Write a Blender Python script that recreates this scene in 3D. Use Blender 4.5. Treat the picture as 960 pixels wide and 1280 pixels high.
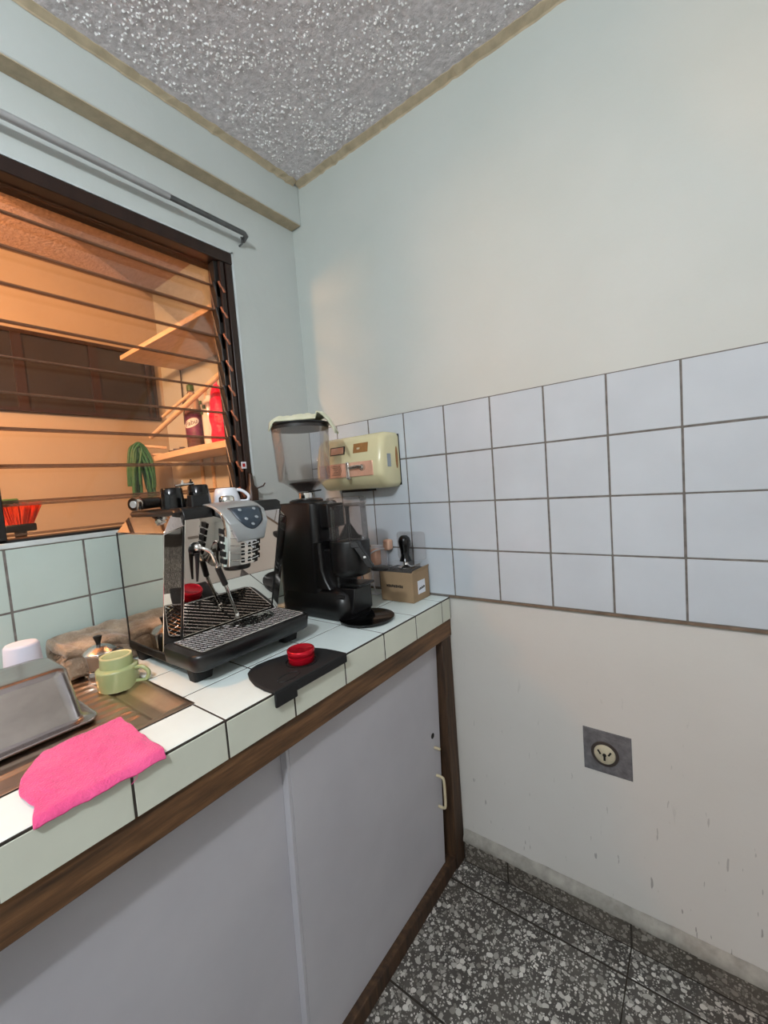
import bpy, bmesh, math, random
from mathutils import Vector, Matrix, Euler, noise
for o in list(bpy.data.objects): bpy.data.objects.remove(o)
S = bpy.context.scene; C = S.collection
random.seed(7)
PI = math.pi

# ---------------------------------------------------------------- camera, world, lights, exposure
cam_d = bpy.data.cameras.new('camera'); cam = bpy.data.objects.new('camera', cam_d); C.objects.link(cam)
r_ = Vector((0.79674038, 0.59946254, -0.07648157)); u_ = Vector((0.01889729, 0.10178187, 0.99462724)); f_ = Vector((-0.60402621, 0.79390498, -0.06976551))
M_ = Matrix((r_, u_, -f_)).transposed().to_4x4(); M_.translation = Vector((1.23551, -1.17708, 1.27973)); cam.matrix_world = M_
cam_d.sensor_fit = 'VERTICAL'; cam_d.sensor_height = 24.0; cam_d.lens = 24.0 * 527.54 / 1280.0
cam_d.clip_start = 0.02; cam_d.clip_end = 50
S.camera = cam
w = bpy.data.worlds.new('world'); S.world = w; w.use_nodes = True
w.node_tree.nodes['Background'].inputs[0].default_value = (0.02, 0.022, 0.03, 1); w.node_tree.nodes['Background'].inputs[1].default_value = 0.3
def point(name, loc, energy, col, rad):
    l = bpy.data.lights.new(name, 'POINT'); l.energy = energy; l.color = col; l.shadow_soft_size = rad
    o = bpy.data.objects.new(name, l); o.location = loc; C.objects.link(o); return o
point('ceiling_bulb_light', (1.2, -1.85, 2.20), 43, (0.90, 0.97, 1.0), 0.035)
point('back_room_bulb_light', (-0.21, -1.30, 2.02), 68, (1.0, 0.51, 0.23), 0.05)
S.view_settings.view_transform = 'Standard'; S.view_settings.look = 'None'; S.view_settings.gamma = 1; S.view_settings.use_curve_mapping = False
S.view_settings.exposure = 0.42

# ---------------------------------------------------------------- materials
def lin(c):
    return tuple((x/12.92 if x <= 0.04045 else ((x+0.055)/1.055)**2.4) for x in [v/255 for v in c]) + (1,)
class NT:
    def __init__(s, name):
        s.m = bpy.data.materials.new(name); s.m.use_nodes = True; s.t = s.m.node_tree; s.n = s.t.nodes; s.b = s.n['Principled BSDF']
        s.out = s.n['Material Output']
    def new(s, t, **k):
        n = s.n.new(t)
        for a, v in k.items():
            if a.startswith('i_'): n.inputs[a[2:].replace('_', ' ')].default_value = v
            else: setattr(n, a, v)
        return n
    def l(s, a, b): s.t.links.new(a, b)
    def coord(s, kind='Object', scale=(1, 1, 1)):
        tc = s.new('ShaderNodeTexCoord'); mp = s.new('ShaderNodeMapping'); mp.inputs['Scale'].default_value = scale
        s.l(tc.outputs[kind], mp.inputs[0]); return mp.outputs[0]
    def world(s, scale=(1, 1, 1)):
        g = s.new('ShaderNodeNewGeometry'); mp = s.new('ShaderNodeMapping'); mp.inputs['Scale'].default_value = scale
        s.l(g.outputs['Position'], mp.inputs[0]); return mp.outputs[0]
    def noise(s, vec, scale, detail=4, rough=0.55):
        n = s.new('ShaderNodeTexNoise'); n.inputs['Scale'].default_value = scale; n.inputs['Detail'].default_value = detail; n.inputs['Roughness'].default_value = rough
        s.l(vec, n.inputs['Vector']); return n.outputs['Fac']
    def ramp(s, fac, stops, interp='LINEAR'):
        r = s.new('ShaderNodeValToRGB'); r.color_ramp.interpolation = interp
        e = r.color_ramp.elements
        while len(e) < len(stops): e.new(0.5)
        for k, (p, c) in enumerate(stops): e[k].position = p; e[k].color = c
        s.l(fac, r.inputs[0]); return r.outputs[0]
    def mix(s, fac, a, b, bt='MIX'):
        m = s.new('ShaderNodeMix', data_type='RGBA', blend_type=bt)
        if isinstance(fac, (int, float)): m.inputs[0].default_value = fac
        else: s.l(fac, m.inputs[0])
        for idx, v in ((6, a), (7, b)):
            if isinstance(v, tuple): m.inputs[idx].default_value = v
            else: s.l(v, m.inputs[idx])
        return m.outputs[2]
    def bump(s, h, strength, dist):
        b = s.new('ShaderNodeBump'); b.inputs['Strength'].default_value = strength; b.inputs['Distance'].default_value = dist
        s.l(h, b.inputs['Height']); s.l(b.outputs[0], s.b.inputs['Normal'])
def simple(name, col, rough=0.5, metal=0.0, var=0.12, nscale=12, bump=0.0, bscale=60, bdist=0.001, coat=0.0, spec=None, stretch=(1, 1, 1)):
    t = NT(name); v = t.world(stretch); c = lin(col)
    n = t.noise(v, nscale)
    d = tuple(x*(1-var) for x in c[:3]) + (1,); e = tuple(min(1, x*(1+var)) for x in c[:3]) + (1,)
    t.l(t.ramp(n, [(0.3, d), (0.7, e)]), t.b.inputs['Base Color'])
    t.b.inputs['Roughness'].default_value = rough; t.b.inputs['Metallic'].default_value = metal
    if coat: t.b.inputs['Coat Weight'].default_value = coat; t.b.inputs['Coat Roughness'].default_value = 0.05
    if spec is not None: t.b.inputs['Specular IOR Level'].default_value = spec
    if bump: t.bump(t.noise(v, bscale, 6), bump, bdist)
    return t.m
def clear(name, tint, refl=1.0, ior=1.45, rough=0.02, body=0.0, bodycol=(0.8, 0.8, 0.8, 1)):
    t = NT(name); t.n.remove(t.b)
    tr = t.new('ShaderNodeBsdfTransparent'); tr.inputs[0].default_value = tint
    gl = t.new('ShaderNodeBsdfGlossy'); gl.inputs['Roughness'].default_value = rough
    fr = t.new('ShaderNodeFresnel'); fr.inputs[0].default_value = ior
    mu = t.new('ShaderNodeMath', operation='MULTIPLY'); mu.inputs[1].default_value = refl; t.l(fr.outputs[0], mu.inputs[0])
    mx = t.new('ShaderNodeMixShader'); t.l(mu.outputs[0], mx.inputs[0]); t.l(tr.outputs[0], mx.inputs[1]); t.l(gl.outputs[0], mx.inputs[2])
    o = mx.outputs[0]
    if body:
        df = t.new('ShaderNodeBsdfDiffuse'); df.inputs[0].default_value = bodycol
        m2 = t.new('ShaderNodeMixShader'); m2.inputs[0].default_value = body; t.l(o, m2.inputs[1]); t.l(df.outputs[0], m2.inputs[2]); o = m2.outputs[0]
    t.l(o, t.out.inputs[0]); return t.m

def plaster(name, top, low, z0=0.7, z1=1.9, dirt=True):
    t = NT(name); v = t.world(); c0, c1 = lin(low), lin(top)
    sx = t.new('ShaderNodeSeparateXYZ'); t.l(v, sx.inputs[0])
    mr = t.new('ShaderNodeMapRange'); mr.inputs[1].default_value = z0; mr.inputs[2].default_value = z1; t.l(sx.outputs[2], mr.inputs[0])
    col = t.mix(mr.outputs[0], c0, c1)
    n = t.noise(v, 2.2, 5); col = t.mix(0.10, col, t.ramp(n, [(0.3, (0.35, 0.35, 0.33, 1)), (0.7, (0.9, 0.9, 0.9, 1))]), 'OVERLAY')
    if dirt:
        vv = t.world((9, 9, 2.2)); nd = t.noise(vv, 2.6, 8, 0.7)
        mm = t.ramp(nd, [(0.66, (0, 0, 0, 1)), (0.74, (1, 1, 1, 1))])
        m3 = t.new('ShaderNodeMapRange'); m3.inputs[1].default_value = 0.75; m3.inputs[2].default_value = 0.1; t.l(sx.outputs[2], m3.inputs[0])
        mu = t.new('ShaderNodeMath', operation='MULTIPLY'); t.l(mm, mu.inputs[0]); t.l(m3.outputs[0], mu.inputs[1])
        mu2 = t.new('ShaderNodeMath', operation='MULTIPLY'); t.l(mu.outputs[0], mu2.inputs[0]); mu2.inputs[1].default_value = 0.45
        col = t.mix(mu2.outputs[0], col, lin((95, 88, 80)))
        vs = t.world((46, 46, 9)); ns = t.noise(vs, 2.0, 2, 0.5); ms = t.ramp(ns, [(0.715, (0, 0, 0, 1)), (0.74, (1, 1, 1, 1))])
        m5 = t.new('ShaderNodeMath', operation='MULTIPLY'); ms2 = t.new('ShaderNodeMath', operation='MULTIPLY'); t.l(ms, ms2.inputs[0]); ms2.inputs[1].default_value = 0.6; t.l(ms2.outputs[0], m5.inputs[0]); t.l(m3.outputs[0], m5.inputs[1])
        col = t.mix(m5.outputs[0], col, lin((80, 74, 68)))
    t.l(col, t.b.inputs['Base Color']); t.b.inputs['Roughness'].default_value = 0.6
    t.bump(t.noise(v, 26, 6), 0.25, 0.004); return t.m
M = {}
M['wall'] = plaster('painted plaster', (193, 200, 196), (206, 202, 196))
M['wall_left'] = plaster('pale mint painted plaster', (196, 203, 201), (194, 201, 200), dirt=False)
M['cap'] = simple('dirty white plaster', (150, 146, 138), 0.8, var=0.25, nscale=30, bump=0.4, bdist=0.002)
M['tile_white'] = simple('glazed bluish white tile', (196, 203, 210), 0.12, var=0.05, nscale=5, bump=0.08, bscale=8, bdist=0.002)
M['tile_mint'] = simple('glazed pale mint tile', (186, 202, 196), 0.14, var=0.05, nscale=5, bump=0.08, bscale=8, bdist=0.002)
M['tile_top'] = simple('glazed cream mint counter tile', (230, 242, 240), 0.16, var=0.05, nscale=6, bump=0.08, bscale=8, bdist=0.002)
M['tile_edge'] = simple('glazed cream edge tile', (212, 215, 200), 0.2, var=0.06, nscale=6)
M['grout'] = simple('dark cement grout', (112, 108, 104), 0.9, var=0.3, nscale=40)
M['grout_dark'] = simple('black stained grout', (52, 46, 40), 0.9, var=0.3, nscale=40)
M['brown_line'] = simple('brown stained joint', (116, 98, 82), 0.85, var=0.3, nscale=30)
M['tan'] = simple('unpainted tan plaster and beam shade', (186, 172, 146), 0.85, var=0.15, nscale=30, bump=0.3)
M['popcorn'] = simple('sprayed grey ceiling texture', (224, 220, 224), 0.9, var=0.2, nscale=60, bump=0.7, bscale=110, bdist=0.012)
M['popcorn_bit'] = simple('white popcorn bits', (250, 250, 252), 0.7, var=0.05)
M['back_wall'] = simple('back room painted wall', (168, 156, 140), 0.7, var=0.05, nscale=3, bump=0.2, bdist=0.002)
M['back_ceiling'] = simple('back room textured ceiling', (196, 168, 152), 0.9, var=0.15, nscale=90, bump=1.0, bscale=70, bdist=0.012)
M['frame'] = simple('dark brown window frame', (44, 28, 22), 0.35, var=0.25, nscale=30, stretch=(1, 1, 0.2))
M['frame_black'] = simple('blackened window channel', (20, 15, 13), 0.5, var=0.3, nscale=60)
M['copper'] = simple('bronze louver clip', (170, 108, 82), 0.35, 0.6, var=0.3, nscale=50)
M['louver'] = clear('tinted louver glass', (0.965, 0.93, 0.90, 1), 0.7, 1.45, 0.01)
M['glass_edge'] = clear('louver glass ground edge', (0.80, 0.72, 0.66, 1), 0.5, 1.45, 0.3, 0.30, lin((150, 116, 92)))
M['dark_glass'] = simple('dark night window glass', (40, 36, 34), 0.35, var=0.2, nscale=6)
def wood(name, a, b, c):
    t = NT(name); v = t.world((30, 2.5, 30)); n = t.noise(v, 2.2, 8, 0.65)
    t.l(t.ramp(n, [(0.30, lin(a)), (0.52, lin(b)), (0.75, lin(c))]), t.b.inputs['Base Color']); t.b.inputs['Roughness'].default_value = 0.6
    t.bump(n, 0.4, 0.002); return t.m
M['wood'] = wood('worn brown timber', (48, 32, 18), (98, 68, 42), (136, 98, 62))
t = NT('dark upright timber'); v = t.world((30, 30, 2.5)); n = t.noise(v, 2.2, 8, 0.65)
t.l(t.ramp(n, [(0.3, lin((34, 22, 14))), (0.55, lin((72, 50, 32))), (0.8, lin((104, 76, 50)))]), t.b.inputs['Base Color']); t.b.inputs['Roughness'].default_value = 0.65
M['wood_post'] = t.m
M['shelf_wood'] = simple('raw pine shelf', (216, 190, 164), 0.7, var=0.12, nscale=8, stretch=(2, 12, 12))
M['door'] = simple('white laminate door', (188, 186, 190), 0.5, var=0.03, nscale=5)
def scuffed():
    t = NT('scuffed white laminate'); v = t.world((1, 1, 1)); col = t.ramp(t.noise(v, 4, 4), [(0.3, lin((180, 178, 184))), (0.7, lin((192, 190, 195)))])
    vv = t.world((10, 10, 3)); nd = t.noise(vv, 5, 8, 0.7); mm = t.ramp(nd, [(0.70, (0, 0, 0, 1)), (0.78, (0.6, 0.6, 0.6, 1))])
    col = t.mix(mm, col, lin((92, 84, 78))); t.l(col, t.b.inputs['Base Color']); t.b.inputs['Roughness'].default_value = 0.5; return t.m
M['door'] = scuffed()
M['cream'] = simple('cream plastic', (206, 192, 160), 0.4, var=0.08)
def terrazzo(name, chip, base, gain=1.0):
    t = NT(name); v = t.world(); ns = t.new('ShaderNodeTexNoise'); ns.inputs['Scale'].default_value = 40; t.l(v, ns.inputs['Vector'])
    vm = t.new('ShaderNodeVectorMath', operation='MULTIPLY_ADD'); t.l(ns.outputs['Color'], vm.inputs[0]); vm.inputs[1].default_value = (0.012,)*3; t.l(v, vm.inputs[2])
    def layer(scale, thr, seed):
        vo = t.new('ShaderNodeTexVoronoi', feature='F1'); vo.inputs['Scale'].default_value = scale
        ad = t.new('ShaderNodeVectorMath', operation='ADD'); ad.inputs[1].default_value = (seed, seed*2, seed); t.l(vm.outputs[0], ad.inputs[0]); t.l(ad.outputs[0], vo.inputs['Vector'])
        sp = t.new('ShaderNodeSeparateColor'); t.l(vo.outputs['Color'], sp.inputs[0])
        # chip when distance < thr * random
        mu = t.new('ShaderNodeMath', operation='MULTIPLY'); t.l(sp.outputs[0], mu.inputs[0]); mu.inputs[1].default_value = thr
        lt = t.new('ShaderNodeMath', operation='LESS_THAN'); t.l(vo.outputs['Distance'], lt.inputs[0]); t.l(mu.outputs[0], lt.inputs[1])
        cc = t.ramp(sp.outputs[1], [(0.0, lin(chip[0])), (0.5, lin(chip[1])), (1.0, lin(chip[2]))])
        return lt.outputs[0], cc
    bcol = t.ramp(t.noise(v, 9, 6), [(0.3, lin(base[0])), (0.7, lin(base[1]))])
    f2, c2 = layer(170, 0.62, 3.3); f1, c1 = layer(72, 0.62, 0.0)
    col = t.mix(f2, bcol, c2); col = t.mix(f1, col, c1)
    dirt = t.ramp(t.noise(v, 3.2, 6, 0.6), [(0.35, (0.55, 0.52, 0.5, 1)), (0.65, (1, 1, 1, 1))]); col = t.mix(0.8, col, dirt, 'MULTIPLY')
    t.l(col, t.b.inputs['Base Color']); t.b.inputs['Roughness'].default_value = 0.4; return t.m
M['terrazzo'] = terrazzo('grey terrazzo', [(124, 121, 114), (178, 175, 168), (226, 223, 216)], [(66, 63, 60), (96, 92, 86)])
M['terrazzo_base'] = terrazzo('dirty terrazzo skirting', [(112, 108, 100), (142, 136, 128), (172, 166, 156)], [(76, 70, 62), (104, 97, 88)])
M['chrome'] = simple('polished chrome', (232, 230, 226), 0.03, 1.0, var=0.02)
M['mirror_steel'] = simple('mirror polished steel', (222, 214, 206), 0.025, 1.0, var=0.02)
M['satin'] = simple('satin silver plastic', (176, 182, 184), 0.3, 0.5, var=0.04)
M['steel'] = simple('brushed stainless steel', (200, 192, 190), 0.22, 1.0, var=0.12, nscale=20, stretch=(8, 1, 1), bump=0.05)
M['sink_steel'] = simple('worn stainless drainboard', (196, 176, 158), 0.33, 1.0, var=0.12, nscale=16, bump=0.08, bscale=30, bdist=0.002)
M['black'] = simple('black plastic', (16, 16, 17), 0.35, var=0.2)
M['black_gloss'] = simple('gloss black plastic', (9, 9, 10), 0.12, var=0.2)
M['black_matte'] = simple('matte black rubber', (20, 20, 21), 0.75, var=0.2, bump=0.15, bscale=200, bdist=0.0004)
M['grinder'] = simple('black powder coated metal', (13, 12, 13), 0.33, var=0.15, bump=0.05, bscale=300, bdist=0.0003)
M['pad'] = simple('slate blue control pad', (50, 62, 74), 0.4, var=0.08)
M['grey_print'] = simple('grey print', (150, 158, 164), 0.5)
M['red'] = simple('red anodised aluminium', (196, 14, 38), 0.25, 0.5, var=0.1)
M['clear'] = clear('clear plastic', (0.97, 0.96, 0.955, 1), 0.45, 1.45, 0.03, 0.03, (0.85, 0.78, 0.76, 1))
M['smoke'] = clear('smoked clear plastic', (0.86, 0.85, 0.85, 1), 0.6, 1.45, 0.03, 0.02, (0.6, 0.58, 0.58, 1))
M['beans'] = simple('roasted coffee beans', (52, 28, 18), 0.4, var=0.4, nscale=120, bump=1, bscale=200, bdist=0.004)
def cloth(name, a, b, scale=30, bd=0.002, sheen=0.3, bs=320):
    t = NT(name); v = t.world(); t.l(t.ramp(t.noise(v, scale, 6, 0.65), [(0.3, lin(a)), (0.7, lin(b))]), t.b.inputs['Base Color'])
    t.b.inputs['Roughness'].default_value = 0.95; t.b.inputs['Sheen Weight'].default_value = sheen; t.b.inputs['Specular IOR Level'].default_value = 0.1
    t.bump(t.noise(v, bs, 3), 0.8, bd); return t.m
M['pink'] = cloth('pink microfibre', (222, 76, 134), (240, 98, 152), 14, 0.0025)
M['cream_cloth'] = cloth('cream cloth', (214, 214, 184), (232, 232, 206))
M['towel'] = cloth('stained taupe towelling', (112, 92, 74), (178, 160, 138), 22, 0.004, bs=220)
M['card'] = simple('brown corrugated card', (156, 130, 100), 0.85, var=0.08, nscale=20)
M['card_dark'] = simple('dark grey box lid', (62, 60, 58), 0.8, var=0.2)
M['paper'] = simple('white paper label', (226, 228, 236), 0.6, var=0.02)
M['ink'] = simple('black ink', (44, 34, 28), 0.7)
M['dryer'] = simple('cream enamel', (222, 214, 172), 0.25, var=0.04, coat=0.3)
M['brown_label'] = simple('brown sticker', (160, 112, 62), 0.6, var=0.15, nscale=80)
M['dryer_plate'] = simple('polished copper toned plate', (236, 186, 160), 0.25, 0.35, var=0.1, nscale=30)
M['red_paint'] = simple('red paint', (186, 30, 30), 0.4)
M['mug'] = simple('sage green glaze', (158, 170, 122), 0.25, var=0.04, coat=0.4)
M['mug_in'] = simple('cream glaze', (206, 200, 150), 0.3, var=0.04)
M['white_china'] = simple('white porcelain', (226, 230, 238), 0.12, var=0.02, coat=0.4)
M['white_plastic'] = clear('milky white plastic', (0.5, 0.5, 0.5, 1), 0.6, 1.45, 0.2, 0.75, lin((226, 228, 244)))
M['alu'] = simple('cast aluminium', (214, 212, 210), 0.2, 1.0, var=0.06)
M['rod'] = simple('grey painted steel rod', (104, 106, 108), 0.3, 0.6, var=0.15, nscale=40)
M['mortar'] = simple('rough grey mortar', (104, 102, 104), 0.95, var=0.25, nscale=60, bump=0.9, bscale=160, bdist=0.004)
M['bakelite'] = simple('aged cream bakelite', (190, 182, 158), 0.4, var=0.15, nscale=60)
M['hole'] = simple('dark recess', (14, 12, 11), 0.9)
M['hose'] = simple('green garden hose', (44, 104, 74), 0.45, var=0.2, nscale=30)
M['purple'] = clear('purple cleaning liquid', (0.35, 0.08, 0.22, 1), 0.8, 1.4, 0.05, 0.55, lin((124, 36, 84)))
M['bottle'] = clear('clear bottle plastic', (0.86, 0.80, 0.76, 1), 1.0, 1.45, 0.05, 0.12, lin((220, 190, 170)))
M['label'] = simple('purple printed label', (110, 40, 84), 0.5, var=0.45, nscale=50)
M['bag'] = simple('pink red plastic bag', (240, 24, 84), 0.3, var=0.15, nscale=30, bump=0.8, bscale=40, bdist=0.01)
M['green_cap'] = simple('green plastic', (60, 96, 56), 0.4)
M['bristle'] = simple('orange red broom bristle', (226, 76, 40), 0.6, var=0.25, nscale=120)
M['cable_white'] = simple('white cable', (216, 218, 224), 0.4)
M['cable_black'] = simple('black cable', (14, 14, 14), 0.5)
M['brown_metal'] = simple('dark brown painted metal', (54, 38, 30), 0.35, var=0.2)
M['peach'] = simple('beige plug plastic', (222, 176, 150), 0.4)

# ---------------------------------------------------------------- geometry helpers
def box(bm, x0, x1, y0, y1, z0, z1, mat=None):
    vs = [bm.verts.new((x, y, z)) for x in (x0, x1) for y in (y0, y1) for z in (z0, z1)]
    fs = [(0, 1, 3, 2), (4, 6, 7, 5), (0, 4, 5, 1), (2, 3, 7, 6), (0, 2, 6, 4), (1, 5, 7, 3)]
    for f in fs: bm.faces.new([vs[i] for i in f])
    if mat is not None: bmesh.ops.transform(bm, matrix=mat, verts=vs)
    return bm
def BM(): return bmesh.new()
def bxm(*a): return box(BM(), *a)
def hexa(bm, bot, top):
    b = [bm.verts.new(p) for p in bot]; t = [bm.verts.new(p) for p in top]; n = len(b)
    bm.faces.new(b[::-1]); bm.faces.new(t)
    for i in range(n): bm.faces.new((b[i], b[(i+1) % n], t[(i+1) % n], t[i]))
    return bm
def prism(bm, pts, z0, z1): return hexa(bm, [(x, y, z0) for x, y in pts], [(x, y, z1) for x, y in pts])
def rrect(x0, x1, y0, y1, r, n=5):
    o = []
    for cx, cy, a in ((x1-r, y1-r, 0), (x0+r, y1-r, 90), (x0+r, y0+r, 180), (x1-r, y0+r, 270)):
        for k in range(n+1):
            t = math.radians(a + 90*k/n); o.append((cx+r*math.cos(t), cy+r*math.sin(t)))
    return o
def loft(bm, rings, cap0=True, cap1=True):
    R = [[bm.verts.new(p) for p in ring] for ring in rings]; n = len(R[0])
    for a, b in zip(R, R[1:]):
        for i in range(n): bm.faces.new((a[i], a[(i+1) % n], b[(i+1) % n], b[i]))
    if cap0: bm.faces.new(R[0][::-1])
    if cap1: bm.faces.new(R[-1])
    return bm
def lathe(bm, prof, c=(0, 0, 0), n=32, axis=None):
    rings = []
    start = len(bm.verts)
    for r, z in prof: rings.append([(c[0]+max(r, 1e-5)*math.cos(2*PI*k/n), c[1]+max(r, 1e-5)*math.sin(2*PI*k/n), c[2]+z) for k in range(n)])
    loft(bm, rings)
    if axis is not None:
        bm.verts.ensure_lookup_table(); vs = bm.verts[start:]
        q = Vector((0, 0, 1)).rotation_difference(Vector(axis).normalized()).to_matrix().to_4x4()
        bmesh.ops.transform(bm, matrix=Matrix.Translation(c) @ q @ Matrix.Translation(-Vector(c)), verts=vs)
    return bm
def smooth_path(pts, sub=6):
    P = [Vector(p) for p in pts]; o = []
    for i in range(len(P)-1):
        a = P[max(i-1, 0)]; b = P[i]; c = P[i+1]; d = P[min(i+2, len(P)-1)]
        for k in range(sub):
            t = k/sub; o.append(0.5*((2*b)+(c-a)*t+(2*a-5*b+4*c-d)*t*t+(3*b-a-3*c+d)*t**3))
    o.append(P[-1]); return o
def tube(bm, pts, r, n=8, smooth=0):
    P = smooth_path(pts, smooth) if smooth else [Vector(p) for p in pts]
    rr = r if callable(r) else (lambda t: r)
    up = Vector((0, 0, 1)); rings = []
    prev = None
    for i, p in enumerate(P):
        d = (P[min(i+1, len(P)-1)] - P[max(i-1, 0)]).normalized()
        if prev is None:
            a = d.cross(up); a = a if a.length > 1e-3 else d.cross(Vector((1, 0, 0))); a.normalize()
        else: a = (prev - d*prev.dot(d)).normalized()
        prev = a; b = d.cross(a); q = rr(i/max(1, len(P)-1))
        rings.append([p + a*q*math.cos(2*PI*k/n) + b*q*math.sin(2*PI*k/n) for k in range(n)])
    return loft(bm, rings)
def obj(name, bm, m, parent=None, bevel=0, seg=2, smooth=False, label=None):
    bmesh.ops.recalc_face_normals(bm, faces=bm.faces[:])
    me = bpy.data.meshes.new(name); bm.to_mesh(me); bm.free(); me.materials.append(m)
    o = bpy.data.objects.new(name, me); C.objects.link(o)
    if parent is not None: o.parent = parent; o.matrix_parent_inverse = pinv(parent)
    if bevel:
        b = o.modifiers.new('bevel', 'BEVEL'); b.width = bevel; b.segments = seg; b.limit_method = 'ANGLE'; b.angle_limit = math.radians(40)
    if smooth or bevel:
        for p in me.polygons: p.use_smooth = True
        if hasattr(me, 'set_sharp_from_angle'): me.set_sharp_from_angle(angle=math.radians(38 if not smooth else 60))
    if label: o['label'] = label
    return o
def pinv(p):
    mt = Matrix.LocRotScale(p.location, p.rotation_euler, p.scale)
    if p.parent is not None: mt = Matrix.LocRotScale(p.parent.location, p.parent.rotation_euler, p.parent.scale) @ (p.matrix_parent_inverse @ mt if False else p.matrix_parent_inverse @ mt)
    return mt.inverted()
def thing(name, label, cat, loc=(0, 0, 0), group=None):
    o = bpy.data.objects.new(name, None); C.objects.link(o); o.location = loc; o.empty_display_size = 0.05
    tag(o, label, cat, group); return o
def tag(o, label, cat, group=None, kind=None):
    o['label'] = label; o['category'] = cat
    if group: o['group'] = group
    if kind: o['kind'] = kind
    return o
def struct(name, bm, m, label, cat, bevel=0):
    return tag(obj(name, bm, m, None, bevel), label, cat, None, 'structure')
def text(name, s, size, loc, rot, m, parent, ext=0.0003):
    c = bpy.data.curves.new(name, 'FONT'); c.body = s; c.size = size; c.extrude = ext; c.align_x = 'CENTER'; c.align_y = 'CENTER'
    o = bpy.data.objects.new(name, c); C.objects.link(o)
    bpy.context.view_layer.update()
    me = bpy.data.meshes.new_from_object(o.evaluated_get(bpy.context.evaluated_depsgraph_get())); bpy.data.objects.remove(o)
    o = bpy.data.objects.new(name, me); C.objects.link(o); me.materials.clear(); me.materials.append(m)
    o.location = loc; o.rotation_euler = rot
    if parent: o.parent = parent; o.matrix_parent_inverse = pinv(parent)
    return o

ZT = 0.903; CE = 2.403; T = 0.15; X0 = 1.2003; D = 0.5776; Y1 = -0.0535; CT = 0.897

# ---------------------------------------------------------------- room shell
wall_r = struct('wall_right', bxm(-1.24, 2.7, 0.005, 0.12, -0.02, 2.5), M['wall'], 'pale painted end wall with tile band and bare plaster below', 'wall')
bm = BM()
WB, WT, WY0, WY1 = 1.205, 2.075, -2.24, -0.283
box(bm, -0.10, 0, -3.1, 0.005, -0.02, WB-0.001); box(bm, -0.10, 0, -3.1, 0.005, WT, 2.5)
box(bm, -0.10, 0, WY1, 0.005, WB-0.001, WT); box(bm, -0.10, 0, -3.1, WY0, WB-0.001, WT)
wall_l = struct('wall_left', bm, M['wall_left'], 'pale mint wall with the louvered window above the counter', 'wall')
struct('wall_back', bxm(-1.24, 2.7, -3.2, -3.1, -0.02, 2.5), M['wall_left'], 'plain pale wall behind the camera', 'wall')
struct('wall_front', bxm(2.6, 2.7, -3.1, 0.005, -0.02, 2.5), M['wall_left'], 'plain pale wall opposite the counter', 'wall')
struct('wall_far', bxm(-1.24, -1.12, -3.1, 0.005, -0.02, 2.5), M['back_wall'], 'orange lit far wall of the room beyond the louvered window', 'wall')
ceil = struct('ceiling', bxm(0.0, 2.7, -3.1, 0.005, CE, CE+0.06), M['popcorn'], 'grey sprayed popcorn ceiling with white flecks', 'ceiling')
struct('ceiling', bxm(-1.12, 0.0, -3.1, 0.005, CE, CE+0.06), M['back_ceiling'], 'rough orange lit ceiling seen through the louvered window', 'ceiling')
# popcorn bits: real relief
bm = BM()
def bit(x, y, s, bmx):
    a = random.random()*PI; ca, sa = math.cos(a), math.sin(a); h = s*random.uniform(.5, .9); e = random.uniform(.5, .9)
    P = [(s, 0), (0, s*e), (-s, 0), (0, -s*e)]
    v = [bmx.verts.new((x+px*ca-py*sa, y+px*sa+py*ca, CE+0.0005)) for px, py in P]; t = bmx.verts.new((x, y, CE-h))
    for i in range(4): bmx.faces.new((v[i], t, v[(i+1) % 4]))
for i in range(24000):
    x = random.uniform(0.09, 1.7); y = random.uniform(-1.5, -0.03)
    if noise.noise(Vector((x*9, y*9, 0))) + 0.35*noise.noise(Vector((x*30, y*30, 3))) < random.uniform(-0.45, 0.30): continue
    bit(x, y, random.uniform(0.0022, 0.0060), bm)
o = obj('popcorn_texture', bm, M['popcorn_bit'], ceil); o['kind'] = 'stuff'
# ragged unpainted strips where the ceiling meets the walls
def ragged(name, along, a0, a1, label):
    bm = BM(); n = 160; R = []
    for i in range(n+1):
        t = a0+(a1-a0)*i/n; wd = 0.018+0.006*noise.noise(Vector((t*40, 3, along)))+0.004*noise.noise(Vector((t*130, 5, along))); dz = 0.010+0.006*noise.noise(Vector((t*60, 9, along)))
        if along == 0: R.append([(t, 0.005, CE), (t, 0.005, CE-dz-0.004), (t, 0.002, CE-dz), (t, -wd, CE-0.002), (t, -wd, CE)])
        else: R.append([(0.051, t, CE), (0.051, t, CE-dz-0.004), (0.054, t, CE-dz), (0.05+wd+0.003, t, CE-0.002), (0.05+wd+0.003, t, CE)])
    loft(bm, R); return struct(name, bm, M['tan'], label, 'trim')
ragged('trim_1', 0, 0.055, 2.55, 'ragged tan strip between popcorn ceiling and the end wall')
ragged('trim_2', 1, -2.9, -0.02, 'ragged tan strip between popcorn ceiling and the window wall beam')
bm = bxm(0.0, 0.05, -3.1, 0.005, 2.262, CE)
struct('trim_3', bm, M['wall_left'], 'shallow painted beam above the curtain rod', 'beam', 0.004)
struct('beam_shade', bxm(0.001, 0.049, -3.09, -0.001, 2.2595, 2.2625), M['tan'], 'tan sheet painting the shade under the beam above the curtain rod', 'trim')  # shade on the beam's underside, painted as a thin tan sheet

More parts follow.
